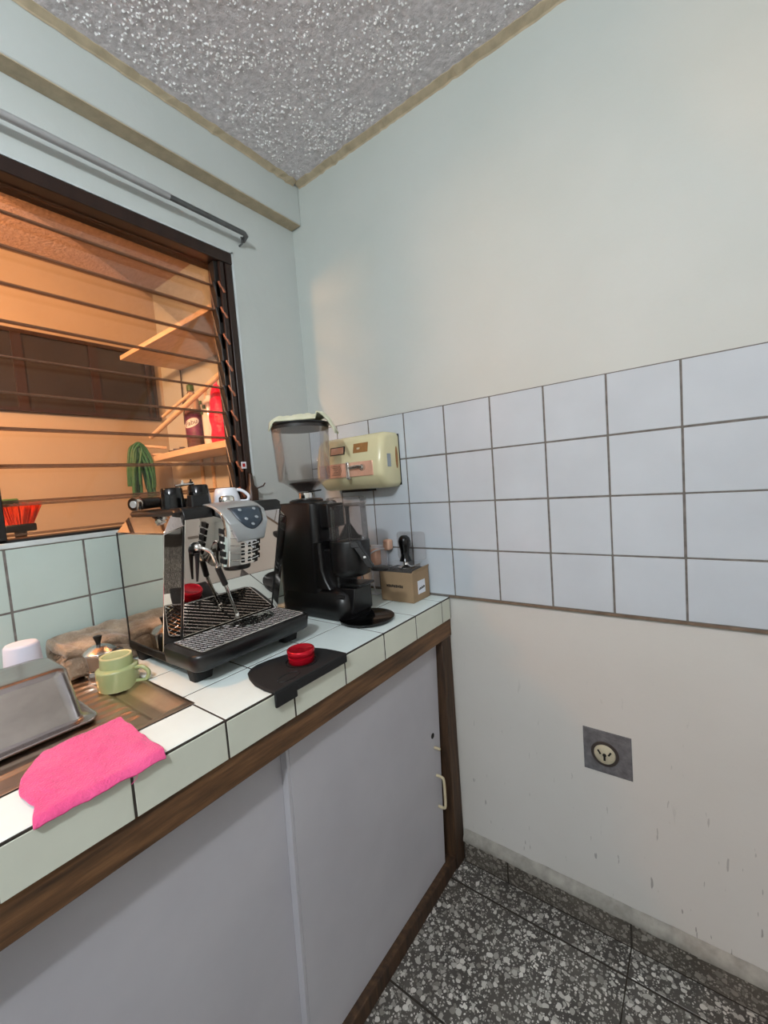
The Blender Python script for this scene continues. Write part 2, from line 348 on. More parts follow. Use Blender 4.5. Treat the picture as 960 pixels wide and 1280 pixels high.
# tiles
def tile_mesh(key, sx, sy, sz, m, cache={}, seg=1, bv=0.0012):
    k = (key, round(sx, 4), round(sy, 4), round(sz, 4))
    if k not in cache:
        bm = BM(); box(bm, -sx/2, sx/2, -sy/2, sy/2, -sz/2, sz/2)
        bmesh.ops.bevel(bm, geom=bm.edges[:], offset=min(bv, sx/3, sy/3, sz/3), segments=seg, affect='EDGES')
        me = bpy.data.meshes.new(key); bm.to_mesh(me); bm.free(); me.materials.append(m); cache[k] = me
    return cache[k]
def tile(name, me, loc, parent, rot=(0, 0, 0)):
    o = bpy.data.objects.new(name, me); C.objects.link(o); o.location = loc; o.rotation_euler = rot
    o.parent = parent; o.matrix_parent_inverse = pinv(parent); return o
G = 0.0038
jit = lambda a: random.uniform(-a, a)
for i in range(-8, 9):                                   # end wall: 4 rows
    xa = max(X0+i*T, 0.0); xb = X0+(i+1)*T
    for j in range(4):
        me = tile_mesh('wall_tile', xb-xa-G, 0.0075, T-G, M['tile_white'])
        tile('wall_tile', me, ((xa+xb)/2+jit(.0004), 0.0015, ZT+T*(j+.5)+jit(.0004)), wall_r, (jit(.003), 0, jit(.004)))
gb = obj('grout_bed', bxm(0.0, X0+9*T, -0.0015, 0.0055, ZT-0.006, ZT+4*T), M['grout'], wall_r)
obj('stained_joint', bxm(D, X0+9*T, -0.0026, 0.005, ZT-0.0065, ZT+0.0005), M['brown_line'], wall_r)
ys = [-.0505, -.2005, -.3505, -.5005, -.6505, -.8005, -.9505, -1.1005, -1.2505, -1.4005, -1.5505, -1.7005, -1.8505, -2.0]
ys = [0.0] + ys
zr = [ZT-0.006, ZT+0.1522, WB-0.008]
for a, b in zip(ys, ys[1:]):
    for j in range(2):
        me = tile_mesh('mint_tile', 0.0075, (a-b)-G, zr[j+1]-zr[j]-G, M['tile_mint'])
        tile('wall_tile', me, (0.0035+0.0003, (a+b)/2-(0.002 if a == 0 else 0), (zr[j]+zr[j+1])/2), wall_l, (0, jit(.003), jit(.003)))
obj('grout_bed', bxm(0, 0.0068, -2.0, 0, ZT-0.006, WB-0.008), M['grout'], wall_l)
obj('sill', bxm(-0.09, 0.010, WY0, WY1, WB-0.0085, WB+0.004), simple('pale sill plaster', (196, 205, 205), 0.5), wall_l, 0.002)

# floor tiles and skirting
fl = struct('floor', bxm(-1.24, 2.7, -3.2, 0.12, -0.08, -0.0012), M['grout_dark'], 'grey terrazzo tile floor', 'floor')
fx = [0.39, 1.06, 1.395, 1.73, 2.065, 2.4]; fy = [-0.001, -0.09] + [-0.09-0.335*k for k in range(1, 9)]
for a, b in zip(fx, fx[1:]):
    for c, d in zip(fy, fy[1:]):
        tile('floor_tile', tile_mesh('floor_tile', b-a-0.003, c-d-0.0055, 0.012, M['terrazzo']), ((a+b)/2, (c+d)/2, -0.006+jit(.0004)), fl)
sk = struct('baseboard_right', bxm(0.576, 2.58, -0.0122, 0.0055, 0.0, 0.072), M['grout_dark'], 'terrazzo skirting with a dirty white plaster cap along the end wall', 'baseboard')
for a, b in ((0.578, 0.726), (0.726, 1.061), (1.061, 1.396), (1.396, 1.731), (1.731, 2.066), (2.066, 2.4)):
    tile('skirting_tile', tile_mesh('skirting', b-a-0.004, 0.0100, 0.070, M['terrazzo_base']), ((a+b)/2, -0.0078, 0.0365+0.0015), sk)
bm = BM(); n = 120; R = []
for i in range(n+1):
    x = 0.577+(2.4-0.577)*i/n; d = 0.0025*noise.noise(Vector((x*30, 0, 0))); e = 0.003*noise.noise(Vector((x*22, 4, 0)))
    R.append([(x, 0.004, 0.070), (x, -0.016+d, 0.0735), (x, -0.0155+d, 0.084+e), (x, -0.008, 0.097+e), (x, 0.004, 0.104+e)])
loft(bm, R); obj('plaster_cap', bm, M['cap'], sk, smooth=True)

# ---------------------------------------------------------------- louvered window
win = tag(obj('window_1', bxm(-0.085, 0.004, WY0, WY1, 2.036, 2.072), M['frame'], None, 0.003), 'brown framed glass louver window above the counter', 'window', None, 'structure')
obj('window_frame', bxm(-0.085, 0.002, WY1-0.026, WY1-0.002, WB+0.004, 2.036), M['frame'], win, 0.003)
obj('window_frame', bxm(-0.085, 0.002, WY0+0.002, WY0+0.03, WB+0.004, 2.036), M['frame'], win, 0.003)
obj('window_channel', bxm(-0.046, -0.010, -0.3450, -0.3135, WB+0.004, 2.036), M['frame_black'], win, 0.003)
obj('window_channel', bxm(-0.030, 0.0, -0.331, -0.3135, WB+0.004, 2.036), M['frame'], win, 0.003)
obj('bottom_rail', bxm(-0.080, 0.0, -2.2, -0.3505, WB+0.004, WB+0.010), M['frame_black'], win)
obj('paint_rim', bxm(0.0, 0.003, WY1-0.001, WY1+0.006, WB, 2.078), simple('white paint edge', (214, 222, 224), 0.5), win)
obj('paint_rim', bxm(0.0, 0.003, WY0, WY1+0.006, 2.073, 2.079), simple('white paint edge top', (200, 208, 208), 0.5), win)
mull = [-0.952, -1.60]
for ym in mull: obj('mullion', bxm(-0.080, 0.0, ym-0.012, ym+0.012, WB+0.004, 2.036), M['frame_black'], win, 0.002)
lev = [1.2945-0.083, 1.2945, 1.3810, 1.4670, 1.5500, 1.6320, 1.7130, 1.7990, 1.8840, 1.9650, 2.0480]
bays = [(-0.939, -0.346), (-1.587, -0.965), (-2.21, -1.613)]
tilt = 0.22
for y0, y1 in bays:
    for za, zb in zip(lev, lev[1:]):
        h = zb-za+0.012; zc = (za+zb)/2+0.001
        if zb > 2.04: h -= 0.016; zc -= 0.010
        if za < 1.22: h -= 0.012; zc += 0.008
        mt = Matrix.Translation((-0.035, 0, zc)) @ Matrix.Rotation(-tilt, 4, 'Y')
        p = obj('louver_pane', box(BM(), -0.0022, 0.0022, y0, y1, -h/2, h/2, mt), M['louver'], win)
        obj('pane_edge', box(box(BM(), -0.0024, 0.0024, y0, y1, -h/2-0.0006, -h/2+0.0050, mt), -0.0024, 0.0024, y0, y1, h/2-0.0050, h/2+0.0006, mt), M['glass_edge'], p)
for za in lev[1:-1]:
    mt = Matrix.Translation((-0.006, -0.327, za-0.012)) @ Matrix.Rotation(0.35, 4, 'X') @ Matrix.Rotation(-0.25, 4, 'Y')
    obj('louver_clip', box(BM(), -0.004, 0.006, -0.004, 0.004, -0.020, 0.020, mt), M['copper'], win, 0.002)
    obj('louver_clip', box(BM(), -0.004, 0.004, -0.010, 0.010, -0.026, 0.026, Matrix.Translation((-0.014, -0.338, za-0.02)) @ Matrix.Rotation(0.2, 4, 'X')), M['frame_black'], win, 0.003)
op = obj('louver_operator', loft(BM(), [[(x, y, z) for x, y in rrect(-0.004, 0.030, -0.318, -0.282, .010)] for z in (1.235, 1.290)] + [[(0.013+(x-0.013)*.5, -0.300+(y+0.300)*.5, 1.305) for x, y in rrect(-0.004, 0.030, -0.318, -0.282, .010)], [(0.013+(x-0.013)*.3, -0.300+(y+0.300)*.3, 1.345) for x, y in rrect(-0.004, 0.030, -0.318, -0.282, .010)]]), M['brown_metal'], win, smooth=True, label='brown metal louver operator box')
obj('operator_lever', tube(BM(), [(0.028, -0.292, 1.292), (0.040, -0.272, 1.300), (0.046, -0.268, 1.310)], 0.0025), M['brown_metal'], op)
st = obj('window_sticker', bxm(0.003, 0.0045, -0.325, -0.306, 1.362, 1.385), M['paper'], win, label='small white sticker with a red mark')
obj('sticker_mark', bxm(0.0045, 0.0052, -0.321, -0.311, 1.368, 1.379), M['red_paint'], st)

# curtain rod
rod = thing('curtain_rod', 'grey metal curtain rod with bent end above the louvered window', 'curtain rod', (0.042, -0.24, 2.133))
RX = 0.042
obj('tube', tube(BM(), [(RX, -2.4, 2.140), (RX, -0.252, 2.133), (RX-0.004, -0.243, 2.131), (0.012, -0.237, 2.128)], 0.0078, 12), M['rod'], rod, smooth=True)
obj('inner_tube', tube(BM(), [(RX, -2.41, 2.1402), (RX, -0.50, 2.134)], 0.0094, 12), simple('lighter grey rod sleeve', (176, 178, 180), 0.35, 0.4), rod, smooth=True, label='lighter grey outer sleeve')
obj('wall_hook', tube(BM(), [(-0.001, -0.245, 2.112), (0.014, -0.245, 2.114), (0.018, -0.245, 2.128), (0.012, -0.243, 2.136)], 0.0035, 8), M['rod'], rod)

# ---------------------------------------------------------------- base cabinet
cab = thing('base_cabinet', 'white sliding door base cabinet in a worn brown timber frame', 'cabinet', (0.56, -0.5, 0))
obj('top_rail', bxm(0.540, 0.574, -2.4, 0.003, 0.770, 0.8265), M['wood'], cab, 0.002)
obj('post', bxm(0.500, 0.572, -0.056, 0.0, 0.0, 0.770), M['wood_post'], cab, 0.002)
obj('bottom_rail', bxm(0.535, 0.568, -2.4, -0.056, 0.0, 0.045), M['wood_post'], cab, 0.003)
obj('side_panel', bxm(0.02, 0.500, -0.045, -0.02, 0.0, 0.80), M['wood_post'], cab)
d1 = hexa(BM(), [(0.532, -0.672, 0.046), (0.532, -0.092, 0.046), (0.549, -0.092, 0.046), (0.549, -0.672, 0.046)], [(0.532, -0.657, 0.770), (0.532, -0.056, 0.770), (0.549, -0.056, 0.770), (0.549, -0.657, 0.770)])
door = obj('door', d1, M['door'], cab, 0.001)
obj('edge_strip', hexa(BM(), [(0.530, -0.679, 0.046), (0.530, -0.673, 0.046), (0.549, -0.673, 0.046), (0.549, -0.679, 0.046)], [(0.530, -0.665, 0.769), (0.530, -0.6585, 0.769), (0.549, -0.6585, 0.769), (0.549, -0.665, 0.769)]), M['door'], door)
obj('handle', tube(BM(), [(0.546, -0.107, 0.350), (0.566, -0.107, 0.350), (0.574, -0.107, 0.342), (0.575, -0.107, 0.300), (0.574, -0.107, 0.258), (0.566, -0.107, 0.248), (0.546, -0.107, 0.248)], 0.0042, 8, 3), M['cream'], door, smooth=True, label='cream bow handle')
obj('latch_pin', tube(BM(), [(0.546, -0.108, 0.442), (0.568, -0.105, 0.440)], 0.0042), M['cream'], door)
obj('keyhole', lathe(BM(), [(0.0085, 0), (0.0085, 0.0015)], (0.5485, -0.114, 0.483), 16, (1, 0, 0)), M['hole'], door)
obj('door', bxm(0.512, 0.529, -1.45, -0.64, 0.046, 0.770), M['door'], cab, 0.001)
obj('door', bxm(0.532, 0.549, -2.39, -1.40, 0.046, 0.770), M['door'], cab, 0.001)

# ---------------------------------------------------------------- tiled worktop
wk = thing('tiled_worktop', 'tiled kitchen worktop with cream edge tiles and dark joints', 'worktop', (0.3, -0.5, 0.89))
SX0, SX1, SY1, SY0 = 0.055, 0.472, -0.800, -1.95
bm = BM(); zt = CT-0.0007
box(bm, 0.006, D+0.0002, SY1+0.002, -0.0005, 0.829, zt); box(bm, SX1+0.002, D+0.0002, -2.4, SY1+0.002, 0.829, zt); box(bm, 0.006, SX0-0.002, -2.4, SY1+0.002, 0.829, zt)
obj('slab', bm, M['grout_dark'], wk)
tys = [-0.0005, Y1] + [Y1-T*k for k in range(1, 16)]
txs = [0.0065, 0.1276, 0.2776, 0.4276, D-0.0005]
g2 = 0.0036
for a, b in zip(tys, tys[1:]):
    for c, d in zip(txs, txs[1:]):
        cc, dd, aa = c, d, a
        segs = []
        if b >= SY1-0.004: segs = [(c, d, a, b)]
        elif a > SY1: pass
        if not segs:
            # straddles or beyond the sink: keep what lies outside it
            if a > SY1+0.01: segs.append((c, d, a, SY1+0.002))
            ya = min(a, SY1+0.002)
            if d > SX1+0.02: segs.append((max(c, SX1+0.001), d, ya, b))
            if c < SX0-0.01: segs.append((c, min(d, SX0-0.001), ya, b))
        for (p, q, y1, y0) in segs:
            if q-p < 0.012 or y1-y0 < 0.012: continue
            tile('top_tile', tile_mesh('top_tile', q-p-g2, y1-y0-g2, 0.006, M['tile_top'], bv=0.0007), ((p+q)/2, (y1+y0)/2, CT-0.003+jit(.0002)), wk, (jit(.0015), jit(.0015), 0))
for a, b in zip(tys, tys[1:]):
    tile('edge_tile', tile_mesh('edge_tile', 0.007, a-b-g2, 0.0655, M['tile_edge'], bv=0.0009), (D-0.0025, (a+b)/2, 0.8275+0.0328), wk, (jit(.002), 0, jit(.002)))

# sink drainboard
sk2 = thing('sink_drainboard', 'stainless steel sink drainboard set in the tiled counter', 'sink', (0.27, -1.1, 0.89))
bm = BM(); nx, ny = 160, 110; grid = []
for i in range(ny+1):
    y = SY1-(SY1-SY0)*i/ny*0.45; row = []
    for j in range(nx+1):
        x = SX0+(SX1-SX0)*j/nx
        e = min(min(x-SX0, SX1-x), SY1-y)
        z = CT+0.0012-0.010*min(1, max(0, (e-0.012)/0.02))**1
        if e > 0.045 and y < -0.862 and 0.10 < x < 0.42: z += 0.0036*max(0, math.cos((x-0.1)/0.030*2*PI))*min(1, (-(y+0.862))/0.02)
        if y > -0.865 and e > 0.035: z -= 0.003
        row.append(bm.verts.new((x, y, z)))
    grid.append(row)
for i in range(ny):
    for j in range(nx): bm.faces.new((grid[i][j], grid[i+1][j], grid[i+1][j+1], grid[i][j+1]))
o = obj('drainboard', bm, M['sink_steel'], sk2, smooth=True); sm = o.modifiers.new('s', 'SOLIDIFY'); sm.thickness = 0.0012; sm.offset = -1
yb = SY1-(SY1-SY0)*0.45
bm = BM(); R = []
R.append([(x, y, CT+0.0012) for x, y in rrect(SX0, SX1, SY0, yb, 0.02)]); R.append([(x, y, CT+0.0005) for x, y in rrect(SX0+.02, SX1-.02, SY0+.02, yb-0.02, 0.05)])
R.append([(x, y, CT-0.15) for x, y in rrect(SX0+.03, SX1-.03, SY0+.03, yb-0.03, 0.05)])
loft(bm, R, False, True); o = obj('basin', bm, M['sink_steel'], sk2, smooth=True); sm = o.modifiers.new('s', 'SOLIDIFY'); sm.thickness = 0.0012
ZS = CT-0.0075

# inverted steel pan
pan = thing('steel_pan', 'upturned rectangular stainless steel pan on the drainboard', 'pan', (0.28, -1.08, ZS))
x0, x1, y0, y1 = 0.185, 0.362, -1.235, -0.918
def rr3(x0, x1, y0, y1, r, z, n=6): return [(x, y, z) for x, y in rrect(x0, x1, y0, y1, r, n)]
bm = BM(); zb = CT+0.0045
R = [rr3(x0, x1, y0, y1, .020, zb-0.004), rr3(x0, x1, y0, y1, .020, zb+0.0005), rr3(x0+.012, x1-.012, y0+.012, y1-.012, .022, zb+0.001), rr3(x0+.016, x1-.016, y0+.016, y1-.016, .024, zb+0.006), rr3(x0+.024, x1-.024, y0+.026, y1-.026, .028, zb+0.086),
     rr3(x0+.028, x1-.028, y0+.030, y1-.030, .026, zb+0.093), rr3(x0+.036, x1-.036, y0+.038, y1-.038, .022, zb+0.0965), rr3(x0+.05, x1-.05, y0+.055, y1-.055, .018, zb+0.0965)]
loft(bm, R, False, True); obj('body', bm, M['steel'], pan, smooth=True)
obj('rim', tube(BM(), [Vector(p) for p in rr3(x0, x1, y0, y1, .020, zb-0.0015)] + [Vector(rr3(x0, x1, y0, y1, .020, zb-0.0015)[0])], 0.0026, 8), M['steel'], pan, smooth=True)

# white upturned cup
cu = obj('plastic_cup', lathe(BM(), [(0.0345, 0), (0.0355, 0.002), (0.033, 0.055), (0.0295, 0.112), (0.0265, 0.1165), (0.022, 0.117), (0.0, 0.1165)], (0.105, -0.962, CT-0.0075), 40), M['white_plastic'], None, smooth=True)
tag(cu, 'milky white plastic cup upside down behind the steel pan', 'cup')

# green mug upside down
mc = (0.228, -0.836, ZS-0.0015)
mug = thing('mug', 'sage green ceramic mug standing upside down on the drainboard', 'mug', mc)
mug.rotation_euler = (0, 0, 0)
obj('body', lathe(BM(), [(0.034, 0.0), (0.0385, 0.001), (0.0395, 0.006), (0.0400, 0.040), (0.0395, 0.0435), (0.0365, 0.0450), (0.0315, 0.0465), (0.0310, 0.050), (0.0305, 0.0655), (0.0295, 0.068)], mc, 48), M['mug'], mug, smooth=True)
obj('foot', lathe(BM(), [(0.0300, 0.0672), (0.0298, 0.0695), (0.0280, 0.0702), (0.0262, 0.0692), (0.0255, 0.0640), (0.0, 0.0635)], mc, 48), M['mug_in'], mug, smooth=True, label='unglazed cream foot ring')
dv = Vector((0.80, 0.60, 0)).normalized(); c0 = Vector(mc)
obj('handle', tube(BM(), [c0+dv*0.037+Vector((0, 0, .038)), c0+dv*0.052+Vector((0, 0, .040)), c0+dv*0.064+Vector((0, 0, .032)), c0+dv*0.066+Vector((0, 0, .022)), c0+dv*0.058+Vector((0, 0, .011)), c0+dv*0.038+Vector((0, 0, .010))], 0.0042, 10, 5), M['mug'], mug, smooth=True)

# moka pot
mp = Vector((0.142, -0.838, ZS-0.0035))
mk = thing('moka_pot', 'small aluminium moka pot with black knob and handle behind the green mug', 'coffee pot', mp)
def oct(r, z): return [(mp.x+r*math.cos(2*PI*(k+.5)/8), mp.y+r*math.sin(2*PI*(k+.5)/8), mp.z+z) for k in range(8)]
obj('boiler', loft(BM(), [oct(.034, 0), oct(.035, .004), oct(.030, .022), oct(.029, .026)]), M['alu'], mk, 0.001)
obj('upper_body', loft(BM(), [oct(.029, .028), oct(.029, .031), oct(.034, .062)]), M['alu'], mk, 0.001)
obj('lid', loft(BM(), [oct(.0355, .0625), oct(.0355, .065), oct(.020, .076), oct(.006, .080)]), M['alu'], mk, 0.001)
obj('knob', lathe(BM(), [(.005, .079), (.0045, .083), (.0085, .096), (.009, .099), (.0, .101)], mp, 20), M['black'], mk, smooth=True)
lv = Vector((-0.80, -0.60, 0))
obj('spout', hexa(BM(), [tuple(mp+lv*.030+Vector((0.008, -0.008, .046))), tuple(mp+lv*.030+Vector((-0.008, 0.008, .046))), tuple(mp+lv*.036+Vector((0, 0, .050)))], [tuple(mp+lv*.030+Vector((0.010, -0.012, .063))), tuple(mp+lv*.030+Vector((-0.010, 0.012, .063))), tuple(mp+lv*.050+Vector((0, 0, .065)))]), M['alu'], mk, 0.001)
hv = -lv
obj('handle', tube(BM(), [mp+hv*.032+Vector((0, 0, .060)), mp+hv*.044+Vector((0, 0, .066)), mp+hv*.051+Vector((0, 0, .060)), mp+hv*.053+Vector((0, 0, .036)), mp+hv*.051+Vector((0, 0, .022))], 0.0060, 10, 4), M['black'], mk, smooth=True)

# towel bundle by the wall
def folded(name, cx, cy, cz, lx, ly, rot, th, m, amp, label, cat, seed, layers=3, slope=0.0, parent=None, grp=None):
    """cloth folded into flat layers: a serpentine sheet with soft wrinkles"""
    bm = BM(); n = 46; mlen = 30
    prof = []
    for L in range(layers):
        z = th*(L+.5)/layers
        for k in range(13):
            t = k/12; x = -0.5+t; x = x if L % 2 == 0 else -x
            prof.append((x*(1-0.05*L), z))
    V = []
    ca, sa = math.cos(rot), math.sin(rot)
    for i, (px, pz) in enumerate(prof):
        row = []
        for j in range(mlen+1):
            v = j/mlen-0.5
            X = px*lx; Y = v*ly
            w1 = noise.noise(Vector((X*16+seed, Y*16, pz*40)))*amp; w2 = noise.noise(Vector((X*45+seed, Y*45, pz*60)))*amp*.4
            k = 0.3+0.7*pz/th
            X2 = X+noise.noise(Vector((Y*14, seed, pz*50)))*amp*.9; Y2 = Y+noise.noise(Vector((X*14, seed+5, pz*50)))*amp*.9
            z = cz+pz*(1-slope*(px+.5))+(w1+w2)*k
            row.append(bm.verts.new((cx+X2*ca-Y2*sa, cy+X2*sa+Y2*ca, max(z, cz+0.003))))
        V.append(row)
    for i in range(len(V)-1):
        for j in range(mlen): bm.faces.new((V[i][j], V[i+1][j], V[i+1][j+1], V[i][j+1]))
    o = obj(name, bm, m, parent, smooth=True)
    s = o.modifiers.new('s', 'SOLIDIFY'); s.thickness = th/layers*0.8; s.offset = 0
    b = o.modifiers.new('u', 'SUBSURF'); b.levels = 1; b.render_levels = 1
    if parent is None: tag(o, label, cat, grp)
    return o
folded('towel', 0.066, -0.812, CT+0.003, 0.095, 0.170, 0.04, 0.088, M['towel'], 0.017, 'stained taupe towel folded against the mint wall tiles', 'towel', 3.0, 3, 0.42)

tw = bpy.data.objects['towel']
bm = BM()
for k in range(150):
    x = random.uniform(.020, .110); z = random.uniform(CT+.012, CT+.078-.25*(x-.02)); y = -.885+random.uniform(-.004, .006)
    tube(bm, [(x, y+.012, z), (x+random.uniform(-.004, .004), y-.006, z-.002), (x+random.uniform(-.008, .008), y-random.uniform(.010, .018), z-random.uniform(.006, .016))], .0011, 4)
fr_ = obj('fringe', bm, M['towel'], tw, label='frayed threads along the left end'); fr_['kind'] = 'stuff'

# pink cloth, its front edge hanging over the counter edge
bm = BM(); nx, ny = 40, 60; V = []
cs = [(0.412, -1.012), (0.410, -0.902), (0.585, -0.908), (0.583, -1.066)]  # back-left, back-right, front-right, front-left
for i in range(nx+1):
    row = []; s = i/nx
    for j in range(ny+1):
        t = j/ny
        a = Vector(cs[0]).lerp(Vector(cs[1]), t); b = Vector(cs[3]).lerp(Vector(cs[2]), t)
        p = a.lerp(b, s)
        if t < 0.25: p.y -= 0.022*(1-t/0.25)*math.sin(PI*min(1, s*1.25))
        p.y += 0.003*noise.noise(Vector((s*5, t*5, 1))); p.x += 0.003*noise.noise(Vector((s*4, t*6, 7)))
        z = CT+0.0045+0.004*max(0, noise.noise(Vector((s*3, t*4, 2))))+0.001*noise.noise(Vector((s*14, t*18, 4)))
        x = p.x
        if x > 0.576: z -= (x-0.576)*1.1
        row.append(bm.verts.new((x, p.y, z)))
    V.append(row)
for i in range(nx):
    for j in range(ny): bm.faces.new((V[i][j], V[i+1][j], V[i+1][j+1], V[i][j+1]))
pk = thing('cleaning_cloth', 'folded bright pink cleaning cloth lying on the counter edge', 'cloth', (0.5, -0.99, CT))
o = obj('upper_layer', bm, M['pink'], pk, smooth=True); s = o.modifiers.new('s', 'SOLIDIFY'); s.thickness = 0.0040; s.offset = 1
s = o.modifiers.new('b', 'BEVEL'); s.width = 0.0018; s.segments = 2; s.limit_method = 'ANGLE'
bm = BM(); V = []
for i in range(21):
    row = []
    for j in range(31):
        a = Vector((0.418, -1.002)).lerp(Vector((0.416, -0.910)), j/30); b = Vector((0.580, -1.055)).lerp(Vector((0.582, -0.914)), j/30); p = a.lerp(b, i/20)
        row.append(bm.verts.new((p.x, p.y, CT+0.0006-(max(0, p.x-0.577)*0.6))))
    V.append(row)
for i in range(20):
    for j in range(30): bm.faces.new((V[i][j], V[i+1][j], V[i+1][j+1], V[i][j+1]))
o = obj('lower_layer', bm, M['pink'], pk, smooth=True); s = o.modifiers.new('s', 'SOLIDIFY'); s.thickness = 0.0036; s.offset = 1
obj('loose_thread', tube(BM(), [(0.586, -0.955, CT+0.002), (0.590, -0.950, CT-0.004), (0.588, -0.958, CT-0.012)], 0.0004, 5, 4), M['pink'], pk)

# tamping mat and tamper
mat_ = thing('tamping_mat', 'black rubber tamping mat hooked over the counter edge', 'mat', (0.52, -0.6, CT))
out = [(0.588, -0.706), (0.555, -0.707), (0.520, -0.703), (0.488, -0.692), (0.466, -0.680), (0.454, -0.664), (0.449, -0.645), (0.452, -0.615), (0.462, -0.580), (0.474, -0.552), (0.484, -0.530), (0.500, -0.514), (0.525, -0.508), (0.555, -0.505), (0.588, -0.504)]
obj('pad', prism(BM(), out, CT+0.0006, CT+0.0075), M['black_matte'], mat_, 0.0025, 3)
obj('lip', bxm(0.5825, 0.5885, -0.7055, -0.652, CT-0.026, CT+0.004), M['black_matte'], mat_, 0.0025, 3)
obj('lip', bxm(0.5825, 0.5885, -0.655, -0.5045, CT-0.014, CT+0.004), M['black_matte'], mat_, 0.0025, 3)
obj('raised_ring', lathe(BM(), [(.0345, 0), (.0345, .0015), (.0325, .0015), (.0325, 0)], (0.528, -0.585, CT+0.0072), 40), M['black'], mat_)
el = [(0.562+0.014*math.cos(a), -0.650+0.026*math.sin(a)) for a in [2*PI*k/24 for k in range(24)]]
obj('embossed_mark', tube(BM(), [Vector((x, y, CT+0.0078)) for x, y in el]+[Vector((el[0][0], el[0][1], CT+0.0078))], 0.0009, 6), M['black'], mat_)
tp = obj('coffee_distributor', lathe(BM(), [(.0265, 0), (.0280, .001), (.0285, .010), (.0285, .0130), (.0262, .0142), (.0262, .0162), (.0290, .0175), (.0298, .0195), (.0298, .0275), (.0285, .0290), (.0270, .0293), (.0262, .0282), (0, .0280)], (0.528, -0.585, CT+0.0078), 56), M['red'], None, smooth=True)
tag(tp, 'round red metal coffee distributor standing on the black mat', 'coffee tool')

# ---------------------------------------------------------------- espresso machine
em = thing('espresso_machine', 'chrome espresso machine with black drip tray and lid', 'coffee machine', (0.28, -0.605, CT))
YL, YR = -0.765, -0.440
# body: front panel leans forward towards the top
def sec(z, xf, yl, yr, ch=0.0): return z, xf, yl, yr
z0b, z1b = 0.945, 1.208
fp0, fp1 = 0.296, 0.352
bm = BM()
bot = [(0.118, -0.765, z0b), (0.286, -0.765, z0b), (0.298, -0.727, z0b), (0.298, -0.486, z0b), (0.286, -0.452, z0b), (0.118, -0.452, z0b)]
top = [(0.118, -0.765, z1b), (0.350, -0.765, z1b), (0.356, -0.724, z1b+.012), (0.356, -0.472, z1b+.012), (0.350, -0.440, z1b), (0.118, -0.440, z1b)]
hexa(bm, bot, top)
body = obj('body', bm, M['mirror_steel'], em, 0.0015)
bm = BM()
hexa(bm, [(0.118, -0.765, z1b+.001), (0.350, -0.765, z1b+.001), (0.3585, -0.724, z1b+.0131), (0.3585, -0.472, z1b+.0131), (0.350, -0.440, z1b+.001), (0.118, -0.440, z1b+.001)],
     [(0.124, -0.738, 1.243), (0.330, -0.738, 1.243), (0.345, -0.722, 1.247), (0.345, -0.474, 1.247), (0.330, -0.463, 1.243), (0.124, -0.463, 1.243)])
obj('shoulder', bm, M['mirror_steel'], em, 0.001, label='bevelled mirror steel shoulder')
# front panel plate with dark seams
def fx_(z): return fp0+0.006+(z-0.945)/(1.22-0.945)*(fp1-fp0)
obj('front_panel', hexa(BM(), [(fx_(.966)-.006, -.728, .966), (fx_(.966), -.728, .966), (fx_(.966), -.487, .966), (fx_(.966)-.006, -.487, .966)], [(0.3505, -.7235, 1.234), (0.3625, -.7235, 1.234), (0.3625, -.472, 1.234), (0.3505, -.472, 1.234)]), M['mirror_steel'], em, 0.001)
obj('seam', hexa(BM(), [(fx_(.966)-.004, -.7305, .966), (fx_(.966)-.0005, -.7305, .966), (fx_(.966)-.0005, -.7282, .966), (fx_(.966)-.004, -.7282, .966)], [(.354, -.726, 1.235), (.3605, -.726, 1.235), (.3605, -.7238, 1.235), (.354, -.7238, 1.235)]), M['black'], em)
obj('seam', hexa(BM(), [(fx_(.966)-.004, -.4868, .966), (fx_(.966)-.0005, -.4868, .966), (fx_(.966)-.0005, -.482, .966), (fx_(.966)-.004, -.482, .966)], [(.354, -.4718, 1.235), (.3605, -.4718, 1.235), (.3605, -.467, 1.235), (.354, -.467, 1.235)]), M['black'], em)
obj('side_seam', bxm(0.1165, 0.1205, -0.7662, -0.764, 0.945, 1.209), M['black'], em)
# lid / cup tray on top
ring = lambda x0, x1, y0, y1, r, z: [(x, y, z) for x, y in rrect(x0, x1, y0, y1, r, 6)]
bm = BM(); loft(bm, [ring(.120, .352, -.736, -.456, .020, 1.2425), ring(.118, .356, -.738, -.452, .020, 1.250), ring(.122, .350, -.734, -.456, .020, 1.2565), ring(.128, .338, -.724, -.468, .026, 1.2565), ring(.134, .330, -.718, -.474, .018, 1.2500)])
obj('lid', bm, M['black'], em, smooth=True)
bm = BM(); R = []
for k in range(9):
    a = k/8*PI/2
    R.append([(0.364-0.016*(1-math.cos(a)), y, 1.2325+0.026*math.sin(a)) for y in (-.7245, -.6640)])
Rt = [[(x, y, z) for (x, y, z) in r] for r in R]
def dome(y0, y1, name):
    bm = BM(); P = [(0.340, 1.2325)] + [(0.346+0.018*math.cos(a), 1.2325+0.026*math.sin(a)) for a in [PI/2*k/8 for k in range(9)]] + [(0.300, 1.2585), (0.300, 1.252)]
    loft(bm, [[(x, y0, z) for x, z in P], [(x, y1, z) for x, z in P]]); obj(name, bm, M['black'], em, 0.0015)
dome(-.7250, -.6600, 'lid_front'); dome(-.5560, -.4680, 'lid_front')
